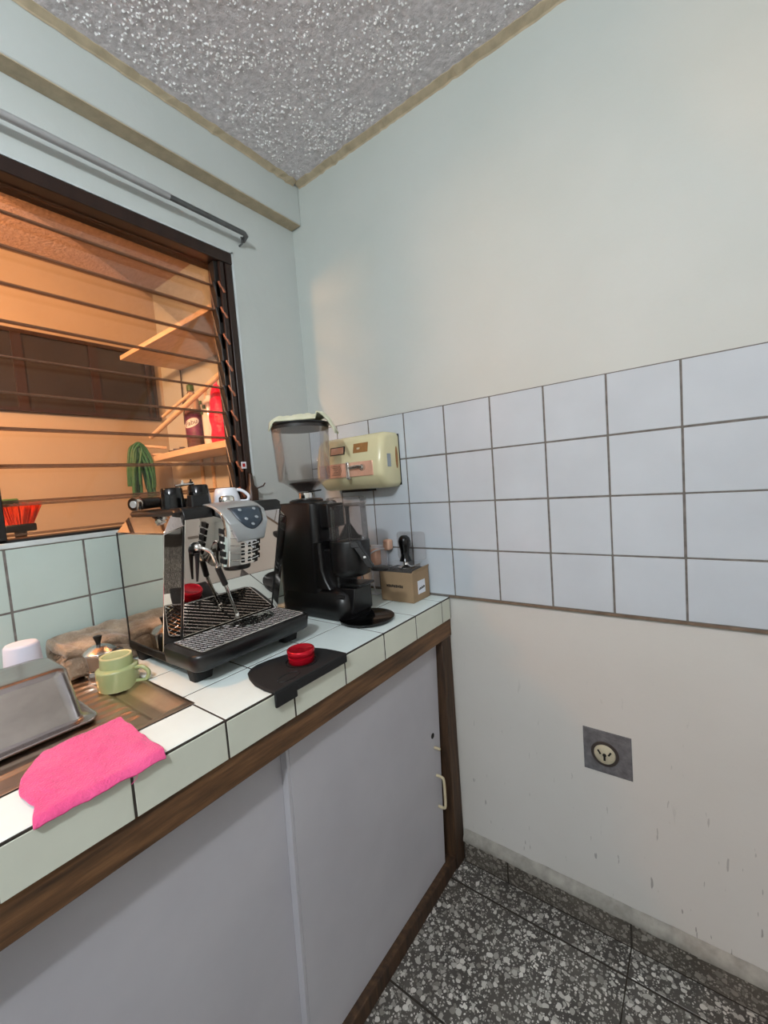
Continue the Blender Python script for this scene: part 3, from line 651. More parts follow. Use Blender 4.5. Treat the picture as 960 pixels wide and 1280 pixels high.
# drip tray and feet
bm = BM(); loft(bm, [ring(.296, .424, -.762, -.472, .020, .926), ring(.288, .433, -.770, -.462, .026, .932), ring(.286, .436, -.773, -.459, .028, .957), ring(.288, .434, -.771, -.461, .027, .9635), ring(.300, .428, -.757, -.468, .012, .9650)])
obj('drip_tray', bm, M['black'], em, smooth=True)
obj('base_plate', bxm(0.116, 0.33, -.767, -.455, .9268, .9465), M['black'], em, 0.003)
for x, y in ((.380, -.735), (.380, -.500), (.14, -.735), (.14, -.49)): obj('foot', hexa(BM(), ring(x-.014, x+.014, y-.020, y+.020, .006, CT+.0005), ring(x-.018, x+.018, y-.024, y+.024, .006, .9275)), M['black_matte'], em)
# grate
gx0, gx1, gy0, gy1 = .312, .424, -.750, -.476
obj('tray_recess', prism(BM(), rrect(gx0-.004, gx1+.004, gy0-.004, gy1+.004, .01), .9642, .9656), M['hole'], em)
bm = BM(); N = 15
nb = 0
sp = .0215
for s in (1, -1):
    k = -60
    while k < 60:
        # diagonal wires clipped to the grate rectangle
        cx = gx0; cy = gy0+k*sp
        pts = []
        y_a = cy; y_b = cy+s*(gx1-gx0)*1.35
        def clip(x):  # y on the line
            return cy+s*(x-gx0)*1.35
        xs = [gx0, gx1]
        for yy in (gy0, gy1):
            xx = gx0+(yy-cy)/(s*1.35)
            if gx0 < xx < gx1: xs.append(xx)
        xs = sorted(x for x in xs if gy0-1e-6 <= clip(x) <= gy1+1e-6)
        if len(xs) >= 2 and xs[-1]-xs[0] > .004:
            a = Vector((xs[0], clip(xs[0]), .9672)); b = Vector((xs[-1], clip(xs[-1]), .9672))
            tube(bm, [a, b], .0013, 4)
        k += 1
grate = obj('drip_grate', bm, M['chrome'], em); grate['kind'] = 'stuff'
obj('grate_frame', tube(BM(), [Vector((x, y, .9668)) for x, y in rrect(gx0, gx1, gy0, gy1, .008)]+[Vector((gx1, gy1-.008, .9668))], .0016, 6), M['chrome'], em, smooth=True)
# group housing
def hs(z, xf, ya, yb, bulge=.008):
    return [(0.330, ya+.002, z), (xf-.010, ya, z), (xf-.001, ya+.006, z), (xf+bulge*.5, (ya*3+yb)/4, z), (xf+bulge, (ya+yb)/2, z), (xf+bulge*.5, (ya+yb*3)/4, z), (xf-.001, yb-.006, z), (xf-.010, yb, z), (0.330, yb-.002, z)]
hous = obj('group_housing', loft(BM(), [hs(1.120, .405, -.664, -.578), hs(1.150, .410, -.662, -.576), hs(1.200, .418, -.660, -.566), hs(1.2365, .402, -.658, -.556), hs(1.250, .372, -.657, -.553), hs(1.2600, .345, -.657, -.552, .003)]), M['chrome'], em, 0.002, smooth=False)
# satin fascia over the top of the housing, running down into a point
bm = BM(); R = []
prof = [(.335, 1.2618, -.664, -.550), (.352, 1.2610, -.665, -.549), (.378, 1.2535, -.664, -.550), (.404, 1.2410, -.662, -.552), (.424, 1.2150, -.658, -.560), (.4235, 1.195, -.650, -.566), (.4225, 1.175, -.640, -.572)]
def fsec(x, z, a, b):
    o = []
    for k in range(9):
        s = k/8; y = a+(b-a)*s; bl = .010*(1-(2*s-1)**2); o.append((x+bl*.6, y, z+bl*.15))
    o += [(px-.006, py, pz-.003) for px, py, pz in o[::-1]]
    return o
obj('fascia', loft(BM(), [fsec(*p) for p in prof]), M['satin'], em, 0.001, smooth=True)
fv = lambda t, s, off: None
def on_fascia(s, t, off=.0012):
    # t 0..1 from z 1.245 down to 1.180 ; s 0..1 across
    i = t*3; k = min(int(i), 2); f = i-k
    A, B = prof[2+k], prof[3+k]
    x = A[0]+(B[0]-A[0])*f; z = A[1]+(B[1]-A[1])*f; a = A[2]+(B[2]-A[2])*f; b = A[3]+(B[3]-A[3])*f
    bl = .010*(1-(2*s-1)**2)
    return (x+bl*.6+off, a+(b-a)*s, z+bl*.15+off)
bm = BM(); rows = []
for i in range(11):
    t = .18+.80*i/10; hw = .36*math.sqrt(max(0.02, 1-((i/10))**2.4)) if i < 10 else .05
    rows.append([bm.verts.new(on_fascia(.53-hw+2*hw*k/8, t, .0016)) for k in range(9)])
for a, b in zip(rows, rows[1:]):
    for k in range(8): bm.faces.new((a[k], a[k+1], b[k+1], b[k]))
pad = obj('control_pad', bm, M['pad'], em, smooth=True); sm = pad.modifiers.new('s', 'SOLIDIFY'); sm.thickness = .0012
for s, t in ((.34, .36), (.68, .36), (.38, .62), (.66, .60), (.52, .82)):
    p = on_fascia(s, t, .0030); obj('button', lathe(BM(), [(.0042, 0), (.0038, .0010), (0, .0012)], p, 12, (.75, 0, .66)), M['grey_print'], pad)
# ribs of the housing front and its sides
def xfr(y, z):
    t = min(1, max(0, (z-1.12)/.08)); xf = .405+.013*t; ya = -.664+.004*t; yb = -.578+.012*t; q = 2*(y-ya)/(yb-ya)-1
    return xf+.008*(1-q*q)
for k in range(5):
    z = 1.131+k*.0165
    obj('rib', tube(BM(), [(xfr(y, z)+.0004, y, z+.006*abs((y+.615)/.05)**2) for y in (-.655, -.640, -.620, -.600, -.585)], .0014, 6, 4), M['chrome'], hous, smooth=True)
    for sd, ys_ in ((-1, -.6635), (1, -.577)):
        sh = (z-1.12)/.08*(.004 if sd < 0 else .012)
        obj('slot', hexa(BM(), [(.380, ys_+sh-.0012, z-.001), (.400, ys_+sh-.0012, z-.004), (.400, ys_+sh+.0012, z-.004), (.380, ys_+sh+.0012, z-.001)], [(.382, ys_+sh-.0012, z+.010), (.402, ys_+sh-.0012, z+.007), (.402, ys_+sh+.0012, z+.007), (.382, ys_+sh+.0012, z+.010)]), M['hole'], hous)
for k, y in enumerate((-.628, -.612, -.597)):
    for q in range(4):
        z = 1.126+q*.0165; x = xfr(y, z+.005)
        obj('slot', bxm(x-.004, x+.0006, y-.004, y+.003, z, z+.0105), M['hole'], hous)
obj('group_head', lathe(BM(), [(.028, 0), (.030, .003), (.030, .022)], (.372, -.618, 1.108), 36), M['black'], em, smooth=True)
# steam wand
jb = (.352, -.694, 1.166)
obj('wand_collar', lathe(BM(), [(.0165, 0), (.0170, .004), (.013, .010), (0, .011)], (.3425, -.701, 1.168), 24, (1, 0, -.1)), M['black_gloss'], em, smooth=True)
obj('wand_joint', lathe(BM(), [(0, -.009), (.006, -.007), (.0085, 0), (.006, .007), (0, .009)], (.357, -.700, 1.170), 20), M['chrome'], em, smooth=True)
wd = obj('steam_wand', tube(BM(), [(.358, -.700, 1.170), (.372, -.694, 1.167), (.379, -.683, 1.157), (.376, -.674, 1.138), (.370, -.665, 1.118), (.369, -.650, 1.076), (.357, -.629, 1.026), (.350, -.618, 1.000)], .0040, 10, 6), M['chrome'], em, smooth=True)
obj('wand_grip', tube(BM(), [(.3705, -.6655, 1.119), (.3690, -.6505, 1.077)], .0066, 14), M['black'], wd, smooth=True)
obj('wand_tip', lathe(BM(), [(.0045, 0), (.0055, .006), (.0050, .014), (.0035, .016)], (.348, -.6155, .985), 14), M['chrome'], wd, smooth=True)
obj('steam_lever', tube(BM(), [(.358, -.703, 1.158), (.357, -.703, 1.146), (.350, -.702, 1.118), (.343, -.701, 1.094)], lambda t: .0060*(1-t)+.0022*t, 10, 3), M['black'], em, smooth=True)
ptb = obj('maker_plate', hexa(BM(), [(.350, -.716, 1.190), (.3562, -.716, 1.190), (.3562, -.694, 1.190), (.350, -.694, 1.190)], [(.350, -.716, 1.1945), (.3570, -.716, 1.1945), (.3570, -.694, 1.1945), (.350, -.694, 1.1945)]), simple('grey etched lettering', (120, 108, 96), 0.5, 0.3), em)
pcable = tube(BM(), [(.06, -.44, .955), (.05, -.41, .915), (.12, -.395, .903), (.19, -.405, .903), (.24, -.40, .9035), (.21, -.375, .9035), (.12, -.365, .9035), (.03, -.30, .91), (.016, -.24, .96)], .0035, 8, 5)
obj('power_cord', pcable, M['cable_black'], em, smooth=True)

# ------------------------------------------------ things on top of the machine
ZL = 1.2570
# portafilter lying on its side
pf = thing('portafilter', 'portafilter with black handle and chrome end lying on the machine lid', 'coffee tool', (.20, -.74, ZL))
a = Vector((.215, -.752, 1.2735)); b = Vector((.160, -.640, 1.2745)); dirn = (b-a).normalized()
obj('handle', tube(BM(), [a+dirn*.008, a+dirn*.03, a+dirn*.08, a+dirn*.115], lambda t: .0145-.0035*t, 20), M['black'], pf, smooth=True)
obj('end_cap', lathe(BM(), [(.012, -.004), (.0148, -.001), (.0152, .006), (.0146, .012)], a, 28, -dirn), M['chrome'], pf, smooth=True)
obj('end_cap_core', lathe(BM(), [(.008, 0), (.008, .0133), (0, .0134)], a, 20, -dirn), M['satin'], pf, smooth=True)
obj('basket', lathe(BM(), [(.026, 0), (.029, .003), (.029, .020), (.032, .022), (.032, .025), (.0, .025)], (.150, -.610, ZL-.004), 32), M['chrome'], pf, smooth=True)
obj('spout', hexa(BM(), ring(.215, .235, -.700, -.672, .006, ZL-.0003), ring(.218, .232, -.694, -.676, .005, ZL+.014)), M['chrome'], pf)
def upcup(name, c, r0, r1, h, m, label, grp=None):
    t_ = thing(name, label, 'cup', c, grp)
    obj('body', lathe(BM(), [(r0-.002, 0), (r0, .001), (r0*.55+r1*.45, h*.55), (r1, h-.003), (r1-.003, h), (r1*.7, h), (r1*.65, h-.002), (0, h-.002)], c, 36), m, t_, smooth=True); return t_
c1 = upcup('cup', (.258, -.694, ZL-.0065), .0265, .0235, .054, M['black_gloss'], 'black cup upside down beside the portafilter handle')
c2 = upcup('cup', (.258, -.629, ZL-.0065), .0290, .0225, .058, M['black_gloss'], 'larger black tapered cup upside down in the middle of the machine lid')
bl = tag(obj('tamper_block', hexa(BM(), ring(.302, .328, -.686, -.640, .004, ZL-.0065), ring(.304, .326, -.684, -.642, .004, ZL+.027)), M['black'], None, 0.0015), 'small square black block in front of the black cups', 'block')
wh = upcup('cup', (.258, -.555, ZL-.0065), .0365, .0260, .046, M['white_china'], 'white espresso cup upside down at the right of the machine lid')
c0 = Vector((.262, -.552, ZL-.0065)); dv = Vector((.62, .78, 0)).normalized()
obj('handle', tube(BM(), [c0+dv*.022+Vector((0, 0, .040)), c0+dv*.036+Vector((0, 0, .036)), c0+dv*.050+Vector((0, 0, .022)), c0+dv*.046+Vector((0, 0, .010)), c0+dv*.030+Vector((0, 0, .010))], .0042, 10, 4), M['white_china'], wh, smooth=True)
fb = tag(obj('filter_basket', lathe(BM(), [(.0215, 0), (.023, .002), (.023, .006), (.0185, .007), (.0180, .022), (.014, .026), (0, .0265)], (.302, -.583, ZL+.0002-.0065), 32), M['chrome'], None, smooth=True), 'small steel filter basket in front of the white cup', 'coffee tool')
tg = thing('steel_screws', 'small chrome fitting resting on top of the two black cups', 'fitting', (.262, -.668, 1.302))
obj('bar', tube(BM(), [(.258, -.684, 1.3085), (.262, -.662, 1.3110), (.260, -.640, 1.3120)], .0032, 8), M['chrome'], tg, smooth=True)
obj('screw', lathe(BM(), [(.005, 0), (.005, .004), (.002, .0045), (.002, .010)], (.262, -.668, 1.3110), 12), M['chrome'], tg)
obj('screw', lathe(BM(), [(.005, 0), (.005, .004), (.002, .0045), (.002, .010)], (.260, -.646, 1.3125), 12), M['black'], tg)

# ---------------------------------------------------------------- grinder
gr = thing('coffee_grinder', 'tall black coffee grinder with clear bean hopper and doser', 'coffee grinder', (.27, -.275, CT))
gy = -.275
col = lambda z, e=0: [(x, y, z) for x, y in rrect(.165+e, .338-e, -.336+e, -.220-e, .022, 5)]
obj('column', loft(BM(), [col(.905, .004), col(.910), col(1.232), col(1.2375, .004)]), M['grinder'], gr, 0.001, smooth=True)
obj('base', loft(BM(), [[(x, y, z) for x, y in rrect(.158+e, .440-e, -.342+e, -.208-e, .035, 6)] for z, e in ((CT+.001, .003), (CT+.004, 0), (.940, 0), (.968, .006), (.985, .022), (.992, .045))]), M['grinder'], gr, smooth=True)
obj('front_cover', loft(BM(), [[(x, y, z) for x, y in rrect(.30, .352+e, -.334, -.222, .010, 4)] for z, e in ((.985, .03), (1.01, .012), (1.04, 0), (1.12, 0))]), M['grinder'], gr, smooth=True)
obj('burr_cover', lathe(BM(), [(.052, 0), (.052, .006), (.044, .010), (.030, .012)], (.250, gy, 1.2370), 40), M['black'], gr, smooth=True)
obj('collar', lathe(BM(), [(.0225, 0), (.0225, .016), (.026, .018)], (.250, gy, 1.2500), 32), M['chrome'], gr, smooth=True)
obj('adjust_lever', tube(BM(), [(.268, gy-.005, 1.268), (.320, gy-.002, 1.272)], .0022, 8), M['black'], gr)
hp = obj('hopper', lathe(BM(), [(.026, 1.268-1.268), (.030, .006), (.062, .030), (.078, .036), (.080, .038), (.0885, .202), (.0870, .202), (.0785, .040), (.0765, .038), (.060, .0325), (.028, .009), (.0245, .002)], (.250, gy, 1.268), 64), M['clear'], gr, smooth=True)
obj('coffee_beans', lathe(BM(), [(.022, .003), (.028, .0102), (.050, .0270), (.048, .0300), (.020, .0330), (0, .0310)], (.250, gy, 1.268), 40), M['beans'], gr, smooth=True)
obj('hopper_lid', lathe(BM(), [(.0870, 0), (.0870, .010), (.0925, .0115), (.0930, .0155), (.088, .0170), (0, .0175)], (.250, gy, 1.4600), 64), M['black'], gr, smooth=True)
# doser
dc = (.416, gy, 0)
ds = obj('doser_glass', lathe(BM(), [(.056, 1.122), (.0565, 1.128), (.0545, 1.226), (.0530, 1.226), (.0545, 1.130), (.0540, 1.122)], dc, 56), M['smoke'], gr, smooth=True)
obj('doser_lid', lathe(BM(), [(.0570, 1.2262), (.0575, 1.2285), (.0575, 1.244), (.055, 1.2465), (0, 1.247)], dc, 56), M['smoke'], gr, smooth=True)
obj('doser_post', lathe(BM(), [(.010, 1.128), (.006, 1.135), (.006, 1.215), (.010, 1.22)], dc, 16), M['black'], ds)
for k in range(6):
    a_ = k*PI/3+.3; ca, sa = math.cos(a_), math.sin(a_)
    obj('doser_vane', hexa(BM(), [(dc[0]+ca*.008-sa*.001, dc[1]+sa*.008+ca*.001, 1.126), (dc[0]+ca*.052-sa*.001, dc[1]+sa*.052+ca*.001, 1.126), (dc[0]+ca*.052+sa*.001, dc[1]+sa*.052-ca*.001, 1.126), (dc[0]+ca*.008+sa*.001, dc[1]+sa*.008-ca*.001, 1.126)],
        [(dc[0]+ca*.008-sa*.001, dc[1]+sa*.008+ca*.001, 1.170), (dc[0]+ca*.030-sa*.001, dc[1]+sa*.030+ca*.001, 1.135), (dc[0]+ca*.030+sa*.001, dc[1]+sa*.030-ca*.001, 1.135), (dc[0]+ca*.008+sa*.001, dc[1]+sa*.008-ca*.001, 1.170)]), M['black'], ds)
obj('doser_neck', bxm(.325, .372, gy-.034, gy+.034, 1.16, 1.230), M['grinder'], gr, 0.004)
obj('doser_body', lathe(BM(), [(.040, 1.020), (.054, 1.026), (.0575, 1.045), (.0585, 1.118), (.0570, 1.1225), (0, 1.1228)], dc, 56), M['grinder'], gr, smooth=True)
obj('doser_bracket', bxm(.330, .400, gy-.042, gy+.042, .985, 1.10), M['grinder'], gr, 0.006)
lv_ = obj('doser_lever', hexa(BM(), [(.466, gy-.054, 1.108), (.484, gy-.040, 1.108), (.484, gy-.020, 1.108), (.462, gy-.030, 1.108)], [(.460, gy-.050, 1.128), (.470, gy-.036, 1.128), (.470, gy-.022, 1.128), (.456, gy-.030, 1.128)]), M['black'], gr, 0.002)
obj('lever_arm', hexa(BM(), [(.506, gy-.034, 1.052), (.518, gy-.024, 1.052), (.514, gy-.010, 1.050), (.500, gy-.018, 1.050)], [(.462, gy-.052, 1.124), (.476, gy-.040, 1.126), (.472, gy-.022, 1.126), (.458, gy-.034, 1.124)]), M['black'], gr, 0.002)
obj('lever_grip', loft(BM(), [[(.535+dx, gy-.018+dy, z) for dx, dy in [(math.cos(a_)*r*1.35, math.sin(a_)*r) for a_ in [2*PI*k/20 for k in range(20)]]] for z, r in ((1.044, .012), (1.046, .020), (1.052, .021), (1.055, .017))]), M['black'], gr, smooth=True)
obj('lever_screw', lathe(BM(), [(.004, 0), (.0035, .002), (0, .0025)], (.500, gy-.038, 1.082), 12, (.6, -.75, .2)), M['chrome'], gr)
obj('fork', hexa(BM(), [(.360, gy-.030, .984), (.470, gy-.034, .994), (.470, gy+.034, .994), (.360, gy+.030, .984)], [(.360, gy-.030, .998), (.470, gy-.034, 1.002), (.470, gy+.034, 1.002), (.360, gy+.030, .998)]), M['black'], gr, 0.003)
obj('front_leg', hexa(BM(), [(.36, gy-.045, CT+.02), (.448, gy-.045, CT+.02), (.448, gy+.045, CT+.02), (.36, gy+.045, CT+.02)], [(.36, gy-.038, .986), (.455, gy-.036, .990), (.455, gy+.036, .990), (.36, gy+.038, .986)]), M['grinder'], gr, 0.004)
obj('badge', hexa(BM(), [(.405, gy-.0655, .965), (.432, gy-.0600, .965), (.430, gy-.056, .965), (.403, gy-.060, .965)], [(.405, gy-.0605, .972), (.430, gy-.0560, .972), (.428, gy-.052, .972), (.403, gy-.056, .972)]), M['grinder'], gr)
tr_ = obj('grounds_tray', lathe(BM(), [(.070, .0005), (.0765, .001), (.0785, .006), (.0785, .0085), (.0755, .0085), (.0725, .0050), (0, .0045)], (.468, -.286, CT+.0006), 64), M['black_gloss'], gr, smooth=True)
# cloth on the hopper lid
bm = BM(); V = []
for i in range(41):
    row = []
    for j in range(31):
        a = -.078+.190*i/40; b = -.062+.118*j/30
        if a > .06: b *= 1-(a-.06)*9; 
        X = .250+a*.80-b*.60+.006*noise.noise(Vector((b*30, 1, 0))); Y = gy+a*.60+b*.80+.006*noise.noise(Vector((a*30, 8, 0)))
        d = math.hypot(X-.250, Y-gy)
        ed = min(1, (a+.078)/.03)*min(1, (b+.062)/.02 if a < .06 else 1)*min(1, max(0, (.056-b))/.02 if a < .06 else 1)
        z = 1.4780+.0020+max(0, ed)*(.016+.011*noise.noise(Vector((a*26, b*30, 5)))+.005*noise.noise(Vector((a*70, b*70, 2))))
        if d > .088: z -= (d-.088)*2.2
        row.append(bm.verts.new((X, Y, max(z, 1.4785 if d < .092 else 0))))
    V.append(row)
for i in range(40):
    for j in range(30): bm.faces.new((V[i][j], V[i+1][j], V[i+1][j+1], V[i][j+1]))
o = obj('dish_cloth', bm, M['cream_cloth'], None, smooth=True); s = o.modifiers.new('s', 'SOLIDIFY'); s.thickness = .004; s.offset = 1
tag(o, 'crumpled cream cloth draped over the grinder hopper lid', 'cloth')

# ---------------------------------------------------------------- hand dryer
hd = thing('hand_dryer', 'cream enamel hand dryer mounted on the white wall tiles', 'hand dryer', (.28, -.01, 1.26))
def dsec(x, e=0.0):   # y-z profile of the casing
    return [(x, -.002, 1.262+e), (x, -.058+e, 1.262+e), (x, -.074+e*.7, 1.267+e), (x, -.105+e, 1.300+e*.3), (x, -.108+e, 1.312), (x, -.108+e, 1.348), (x, -.106+e, 1.358), (x, -.092+e, 1.424-e*.5), (x, -.082+e, 1.438-e), (x, -.060+e, 1.445-e), (x, -.002, 1.445-e)]
obj('casing', loft(BM(), [dsec(.128, .016), dsec(.131, .008), dsec(.140, .002), dsec(.150), dsec(.405), dsec(.414, .002), dsec(.422, .008), dsec(.426, .016)]), M['dryer'], hd, smooth=True)
obj('wall_plate', bxm(.136, .428, -.006, -.0022, 1.268, 1.438), M['black'], hd, 0.001)
obj('face_plate', bxm(.150, .392, -.1105, -.1070, 1.306, 1.354), M['dryer_plate'], hd, 0.002)
fq = lambda x0, x1, z0, z1, off, nm, m, par: obj(nm, hexa(BM(), [(x0, -.106+(z0-1.358)*.2121-off, z0), (x1, -.106+(z0-1.358)*.2121-off, z0), (x1, -.106+(z0-1.358)*.2121+.001, z0), (x0, -.106+(z0-1.358)*.2121+.001, z0)], [(x0, -.106+(z1-1.358)*.2121-off, z1), (x1, -.106+(z1-1.358)*.2121-off, z1), (x1, -.106+(z1-1.358)*.2121+.001, z1), (x0, -.106+(z1-1.358)*.2121+.001, z1)]), m, par)
fq(.200, .268, 1.384, 1.412, .0012, 'label_border', M['black'], hd); fq(.204, .262, 1.387, 1.409, .0018, 'instruction_label', M['dryer_plate'], hd)
bl_ = fq(.306, .368, 1.384, 1.415, .0014, 'rating_label', M['brown_label'], hd)
fq(.322, .334, 1.395, 1.401, .0020, 'label_mark', M['cream'], bl_)
obj('switch_window', bxm(.188, .202, -.1120, -.1100, 1.310, 1.350), M['red_paint'], hd)
obj('switch_window_edge', bxm(.182, .190, -.1118, -.1100, 1.308, 1.352), M['hole'], hd)
for k in range(4): obj('engraved_line', tube(BM(), [(.208+k*.006, -.1108, 1.316+k*.005), (.250-k*.004, -.1108, 1.316+k*.005), (.256-k*.006, -.1108, 1.330), (.250-k*.004, -.1108, 1.346-k*.005), (.208+k*.006, -.1108, 1.346-k*.005)], .0007, 5), M['hole'], hd)
nz = obj('nozzle_lever', bxm(.286, .300, -.124, -.109, 1.298, 1.356), M['chrome'], hd, 0.004)
obj('lever_bar', tube(BM(), [(.296, -.118, 1.336), (.335, -.118, 1.338), (.352, -.114, 1.336)], .0058, 10), M['chrome'], nz, smooth=True)
obj('lever_pivot', lathe(BM(), [(.012, 0), (.010, .006), (0, .007)], (.350, -.110, 1.334), 20, (0, -1, 0)), M['chrome'], nz, smooth=True)
obj('air_outlet', bxm(.20, .33, -.056, -.020, 1.254, 1.2625), M['black'], hd, 0.002)
obj('side_label', bxm(.4255, .4272, -.075, -.056, 1.330, 1.372), M['grey_print'], hd)
obj('side_vent', loft(BM(), [[(.4262+dx, -.022+.006*math.cos(a_), 1.360+.036*math.sin(a_)) for a_ in [2*PI*k/20 for k in range(20)]] for dx in (0, .0012)]), M['brown_label'], hd)

# wall socket, plugs and white cord behind the grinder
sc = thing('wall_socket', 'white wall socket with a beige plug and white cord behind the grinder', 'socket', (.24, 0, 1.03))
obj('face_plate', bxm(.275, .345, -.010, -.0028, .985, 1.060), M['white_china'], sc, 0.002)
obj('plug', bxm(.292, .322, -.042, -.010, .990, 1.048), M['peach'], sc, 0.006)
obj('plug', bxm(.345, .372, -.030, -.0028, 1.045, 1.082), M['peach'], sc, 0.006)
obj('cord', tube(BM(), [(.352, -.028, 1.052), (.320, -.045, 1.045), (.290, -.055, 1.020), (.275, -.07, .96), (.30, -.08, .91), (.345, -.075, .9015)], .0026, 8, 6), M['cable_white'], sc, smooth=True)
obj('cord', tube(BM(), [(.307, -.042, 1.00), (.315, -.06, .96), (.330, -.065, .905), (.350, -.05, .902)], .0026, 8, 6), M['cable_white'], sc, smooth=True)
# translucent bag-like wrap seen behind the grinder
wr = tag(obj('adapter_block', hexa(BM(), ring(.240, .275, -.090, -.050, .006, CT+.0005), ring(.246, .270, -.084, -.056, .006, .985)), M['peach'], None, 0.003), 'beige plug adapter standing on the counter behind the grinder', 'adapter')

# ---------------------------------------------------------------- cardboard box and tamper
bx = thing('cardboard_box', 'small brown cardboard box in the counter corner', 'box', (.45, -.06, CT))
B = (.388, .513, -.110, -.012, CT+.0006, .9925)
obj('body', bxm(*B), M['card'], bx, 0.0015)
obj('lid_panel', bxm(.391, .510, -.107, -.015, .9925, .9940), M['card_dark'], bx)
obj('flap', hexa(BM(), [(.5105, -.109, .992), (.5130, -.109, .992), (.5130, -.013, .992), (.5105, -.013, .992)], [(.5150, -.108, 1.000), (.5168, -.108, 1.000), (.5168, -.014, 1.004), (.5150, -.014, 1.004)]), M['card'], bx)
obj('shipping_label', bxm(.5128, .5142, -.082, -.040, .920, .962), M['paper'], bx)
for k in range(9):
    obj('printed_mark', bxm(.412+k*.0072, .4175+k*.0072, -.1108, -.1098, .944-(.001 if k % 3 else 0), .951+(.001 if k % 2 else 0)), M['ink'], bx)
for k in range(7):
    obj('printed_mark', bxm(.5140, .5146, -.077+k*.005, -.0735+k*.005, .932+k*.0006, .938+k*.0006+(.002 if k % 2 else 0)), M['ink'], bx)
ct_ = thing('clear_blister', 'clear plastic blister pack open on top of the cardboard box', 'packaging', (.45, -.06, .995))
def tray(zb, zt_, e, x0, x1, y0, y1):
    return [[(x, y, z) for x, y in rrect(x0+q, x1-q, y0+q, y1-q, .012)] for z, q in ((zt_, 0), (zt_-.001, e*.6), (zb, e), (zb+.0012, e+.002))]
obj('tray', loft(BM(), tray(.9946, 1.014, .006, .396, .506, -.100, -.024), False, True), M['clear'], ct_, smooth=True)
bm = BM(); R = []
for y_, q in ((-.012, 0), (-.020, .001), (-.021, .006)):
    R.append([(x, y_, z) for x, z in rrect(.400+q, .508-q, 1.016+q, 1.110-q, .010)])
loft(bm, R, True, True); obj('lid', bm, M['clear'], ct_, smooth=True)
tm = thing('tamper', 'coffee tamper with black bulb handle standing in the clear tray', 'coffee tool', (.460, -.062, 1.0))
tc = (.460, -.062, .9958)
obj('base', lathe(BM(), [(.026, 0), (.027, .002), (.027, .007), (.012, .010), (.008, .020), (.009, .024)], tc, 36), M['chrome'], tm, smooth=True)
obj('handle', lathe(BM(), [(.008, .022), (.020, .026), (.017, .034), (.0135, .044), (.0150, .060), (.0195, .080), (.0205, .090), (.0175, .101), (.010, .108), (0, .110)], tc, 32), M['black_gloss'], tm, smooth=True)

# ---------------------------------------------------------------- old socket in the lower wall
oc = thing('floor_socket', 'old round cream socket in a rough grey mortar square', 'socket', (1.016, 0, .516))
bm = BM(); loft(bm, [[(.9605, .0045, .459), (1.0765, .0045, .460), (1.0760, .0045, .5765), (.9605, .0045, .5780)], [(.9620, .0025, .461), (1.0745, .0025, .462), (1.0740, .0025, .5745), (.9620, .0025, .5760)]])
obj('mortar_patch', bm, M['mortar'], oc)
obj('mortar_ring', lathe(BM(), [(.034, 0), (.033, .003), (.027, .004), (.0265, 0)], (1.013, .003, .515), 36, (0, -1, 0)), simple('dark dirt ring', (62, 54, 50), 0.9, bump=.8), oc)
sf = obj('socket_face', lathe(BM(), [(.0262, 0), (.0258, .004), (.0235, .0058), (0, .0062)], (1.013, .003, .515), 40, (0, -1, 0)), M['bakelite'], oc, smooth=True)
obj('slot', bxm(1.0105, 1.0155, -.0046, -.0030, .500, .513), M['hole'], sf); obj('slot', lathe(BM(), [(.0045, 0), (.0045, .0015)], (1.013, -.0032, .515), 16, (0, -1, 0)), M['hole'], sf)
for s in (-1, 1): obj('slot', box(BM(), -.002, .002, -.0015, 0, -.006, .006, Matrix.Translation((1.013+s*.0125, -.0030, .521)) @ Matrix.Rotation(s*.55, 4, 'Y')), M['hole'], sf)

# ---------------------------------------------------------------- back room seen through the louvers
w2 = tag(obj('window_2', bxm(-1.120, -1.098, -2.2, -.030, 2.040, 2.058), M['frame'], None), 'dark night window high on the far wall beyond the louvers', 'window', None, 'structure')
obj('window_frame', bxm(-1.120, -1.098, -2.2, -.030, 1.706, 1.722), M['frame'], w2)
for y in (-.045, -.078): obj('window_frame', bxm(-1.120, -1.100, y-.009, y+.006, 1.722, 2.040), M['frame'], w2)
for y in (-.325, -.612, -1.1, -1.6): obj('mullion', bxm(-1.120, -1.100, y-.018, y+.018, 1.722, 2.040), M['frame'], w2)
for a_, b_ in ((-.069, -.054), (-.307, -.087), (-.594, -.343), (-1.082, -.63), (-1.582, -1.118), (-2.2, -1.618)):
    obj('pane', bxm(-1.116, -1.110, a_, b_, 1.722, 2.040), M['dark_glass'], w2)
us = tag(obj('shelf', bxm(-.91, -.102, -.285, .004, 1.937, 1.957), M['shelf_wood'], None, 0.002), 'upper pale wooden shelf on the back room wall', 'shelf')
tag(obj('shelf_wire', tube(BM(), [(-.905, -.004, 1.936), (-.915, -.004, 1.66)], .0035, 6), M['brown_metal'], None), 'thin dark wire hanging down the wall under the upper shelf', 'wire')
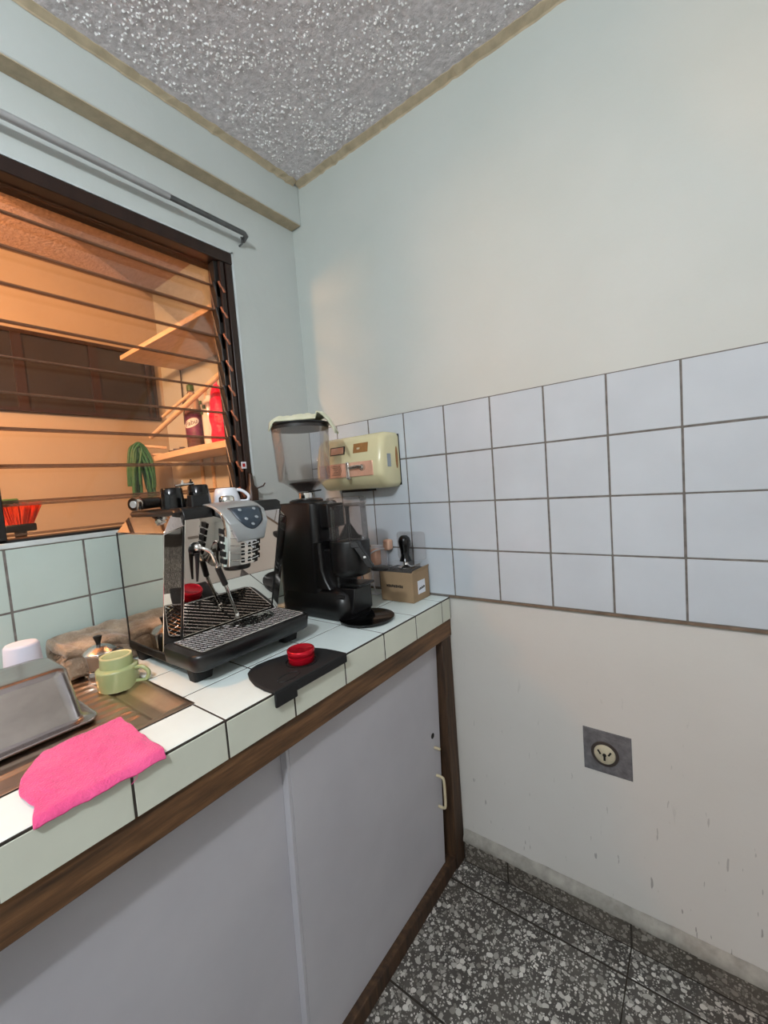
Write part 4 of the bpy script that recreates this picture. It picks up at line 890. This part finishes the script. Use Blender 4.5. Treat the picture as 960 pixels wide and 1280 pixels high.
# lower shelf with a curved front edge
bm = BM(); P = []
for k in range(21):
    x = -.93+(.81)*k/20; P.append((x, -.175-.03*math.sin(PI*k/20)+.04*(1-k/20)*0))
P += [(-.12, .003), (-.93, .003)]
ls = tag(obj('shelf', prism(BM(), P, 1.468, 1.496), M['shelf_wood'], None, 0.002), 'lower pale wooden shelf carrying the purple bottle', 'shelf')
for xx in (-.80, -.70): obj('bracket_strip', bxm(xx-.008, xx+.008, -.006, .0035, 1.25, 1.80), M['shelf_wood'], ls)
tag(obj('dowel', tube(BM(), [(-.900, -.19, 1.585), (-.262, -.19, 1.755)], .011, 10), M['shelf_wood'], None), 'thick pale wooden rod slanting up behind the purple bottle', 'rod')
tag(obj('dowel', tube(BM(), [(-.800, -.17, 1.670), (-.540, -.17, 1.730)], .007, 10), M['shelf_wood'], None), 'short thin pale rod slanting above the thick one', 'rod')
# bottle
bt = thing('cleaner_bottle', 'clear bottle of purple cleaner standing on the lower back room shelf', 'bottle', (-.632, -.115, 1.4965))
bc = (-.632, -.115, 1.4965)
def el_(rx, ry, z): return [(bc[0]+rx*math.cos(a_), bc[1]+ry*math.sin(a_), bc[2]+z) for a_ in [2*PI*k/28 for k in range(28)]]
obj('liquid', loft(BM(), [el_(.040, .030, .002), el_(.043, .032, .008), el_(.043, .032, .160), el_(.043, .032, .175)]), M['purple'], bt, smooth=True)
obj('body', loft(BM(), [el_(.041, .031, 0), el_(.045, .034, .006), el_(.045, .034, .178), el_(.042, .032, .215), el_(.028, .022, .245), el_(.014, .014, .262), el_(.014, .014, .272)]), M['bottle'], bt, smooth=True)
obj('cap', loft(BM(), [el_(.016, .016, .268), el_(.016, .016, .292), el_(.013, .013, .295)]), M['green_cap'], bt, smooth=True)
lb = obj('label', loft(BM(), [el_(.0460, .0350, .050), el_(.0460, .0350, .158)], False, False), M['label'], bt, smooth=True)
def wrap(o, r0, r1, a0, h):
    for v in o.data.vertices:
        x, y, z = v.co; an = a0+x/.040; v.co = (bc[0]+(r0+z)*math.cos(an), bc[1]+(r1+z)*math.sin(an), bc[2]+h+y+.25*x)
bm = BM(); loft(bm, [[(x, -yy, 0), (x, yy, 0), (x, yy, .0004), (x, -yy, .0004)] for x, yy in [(.036*math.cos(a_), .0005+.019*math.sin(a_)) for a_ in [PI*k/24 for k in range(25)]]])
ov = obj('label_oval', bm, M['paper'], lb); wrap(ov, .0468, .0358, -.95, .118)
tx = text('label_text', 'Fabu', .030, (0, 0, 0), (0, 0, 0), simple('navy lettering', (30, 24, 60), .5), lb, .0004); wrap(tx, .0476, .0366, -.95, .118)
# white jug and red bag
jc = (-.512, -.100)
jg = thing('detergent_jug', 'white plastic jug with green markings between the bottle and red bag', 'bottle', (jc[0], jc[1], 1.4965))
jr = lambda r, z: [(jc[0]+r*1.1*math.cos(a_), jc[1]+r*math.sin(a_), 1.4965+z) for a_ in [2*PI*k/24 for k in range(24)]]
obj('body', loft(BM(), [jr(.034, 0), jr(.036, .006), jr(.036, .17), jr(.030, .20), jr(.015, .215), jr(.015, .225)]), M['white_china'], jg, smooth=True)
for z, dx in ((.150, -.006), (.172, .012), (.195, -.014)): obj('green_mark', box(BM(), -.008, .008, -.0385, -.034, -.008, .008, Matrix.Translation((jc[0]+dx, jc[1], 1.4965+z))), M['green_cap'], jg)
bm = BM(); R = []
for k in range(15):
    t = k/14; z = 1.500+.275*t; rx = .050*math.sin(PI*min(1, .22+t*.86))**.5*(1-.25*t)+.008; ring_ = []
    for q in range(24):
        a_ = 2*PI*q/24; n_ = 1+.22*noise.noise(Vector((math.cos(a_)*2, math.sin(a_)*2, t*6)))
        ring_.append((-.415+rx*n_*math.cos(a_)*1.0+.012*math.sin(t*5), -.115+rx*.8*n_*math.sin(a_), z))
    R.append(ring_)
loft(bm, R); tag(obj('plastic_bag', bm, M['bag'], None, smooth=True), 'crumpled pink red plastic bag at the right end of the lower shelf', 'bag')
bm = BM()
for k in range(7):
    x = -.84+.022*k; box(bm, -.018, .018, -.010, .010, 0, .010+.006*(k % 3), Matrix.Translation((x, -.12-.01*(k % 2), 1.4968)) @ Matrix.Rotation(.5*k, 4, 'Z'))
tag(obj('scrap_heap', bm, M['brown_metal'], None), 'small dark heap of scraps on the left of the lower shelf', 'scraps', None, 'stuff')
# hose coil hanging from the shelf end
hs_ = thing('garden_hose', 'green garden hose looped over a hook at the left end of the lower shelf', 'hose', (-.95, -.235, 1.56))
obj('hook', tube(BM(), [(-.90, -.12, 1.535), (-.945, -.20, 1.545), (-.955, -.235, 1.535), (-.955, -.245, 1.55)], .007, 8, 3), M['shelf_wood'], hs_)
obj('hook', tube(BM(), [(-.90, -.10, 1.500), (-.94, -.17, 1.505), (-.945, -.20, 1.49)], .006, 8, 3), M['shelf_wood'], hs_)
bm = BM()
for k in range(22):
    a0 = -.235+random.uniform(-.045, .004); b0 = -.235+random.uniform(-.016, .034); ox = -.955+random.uniform(-.012, .03); za = random.uniform(1.29, 1.40); zb_ = random.uniform(1.28, 1.36); zt_ = 1.548+random.uniform(-.006, .012)
    tube(bm, [(ox, a0-.012, za), (ox+.006, a0-.010, za+.08), (ox, a0, zt_-.07), (ox, a0+.012, zt_-.018), (ox, -.232, zt_), (ox, b0, zt_-.030), (ox+.004, b0+.020, zt_-.10), (ox, b0+.028+random.uniform(-.02, .012), zb_)], .0062, 8, 4)
obj('hanging_loops', bm, M['hose'], hs_, smooth=True)
# broom leaning upside down
br = thing('broom', 'broom head with orange red bristles beyond the left end of the window', 'broom', (-.5, -.80, 1.22))
obj('head', bxm(-.515, -.485, -.850, -.770, 1.212, 1.236), M['black'], br, 0.004)
bm = BM()
for k in range(300):
    y = random.uniform(-.845, -.775); x = random.uniform(-.512, -.488); sp_ = (y+.81)*.75; h_ = random.uniform(.055, .072)
    tube(bm, [(x, y, 1.234), (x+random.uniform(-.02, .02), y+sp_*.9+random.uniform(-.004, .004), 1.234+h_)], .0013, 3)
bs = obj('bristles', bm, M['bristle'], br); bs['kind'] = 'stuff'
obj('handle_socket', lathe(BM(), [(.016, 0), (.012, -.05), (.012, -1.211)], (-.5, -.81, 1.2125), 14), M['frame_black'], br)
obj('grip_band', bxm(-.520, -.480, -.852, -.808, 1.300, 1.318), M['green_cap'], br, 0.004)
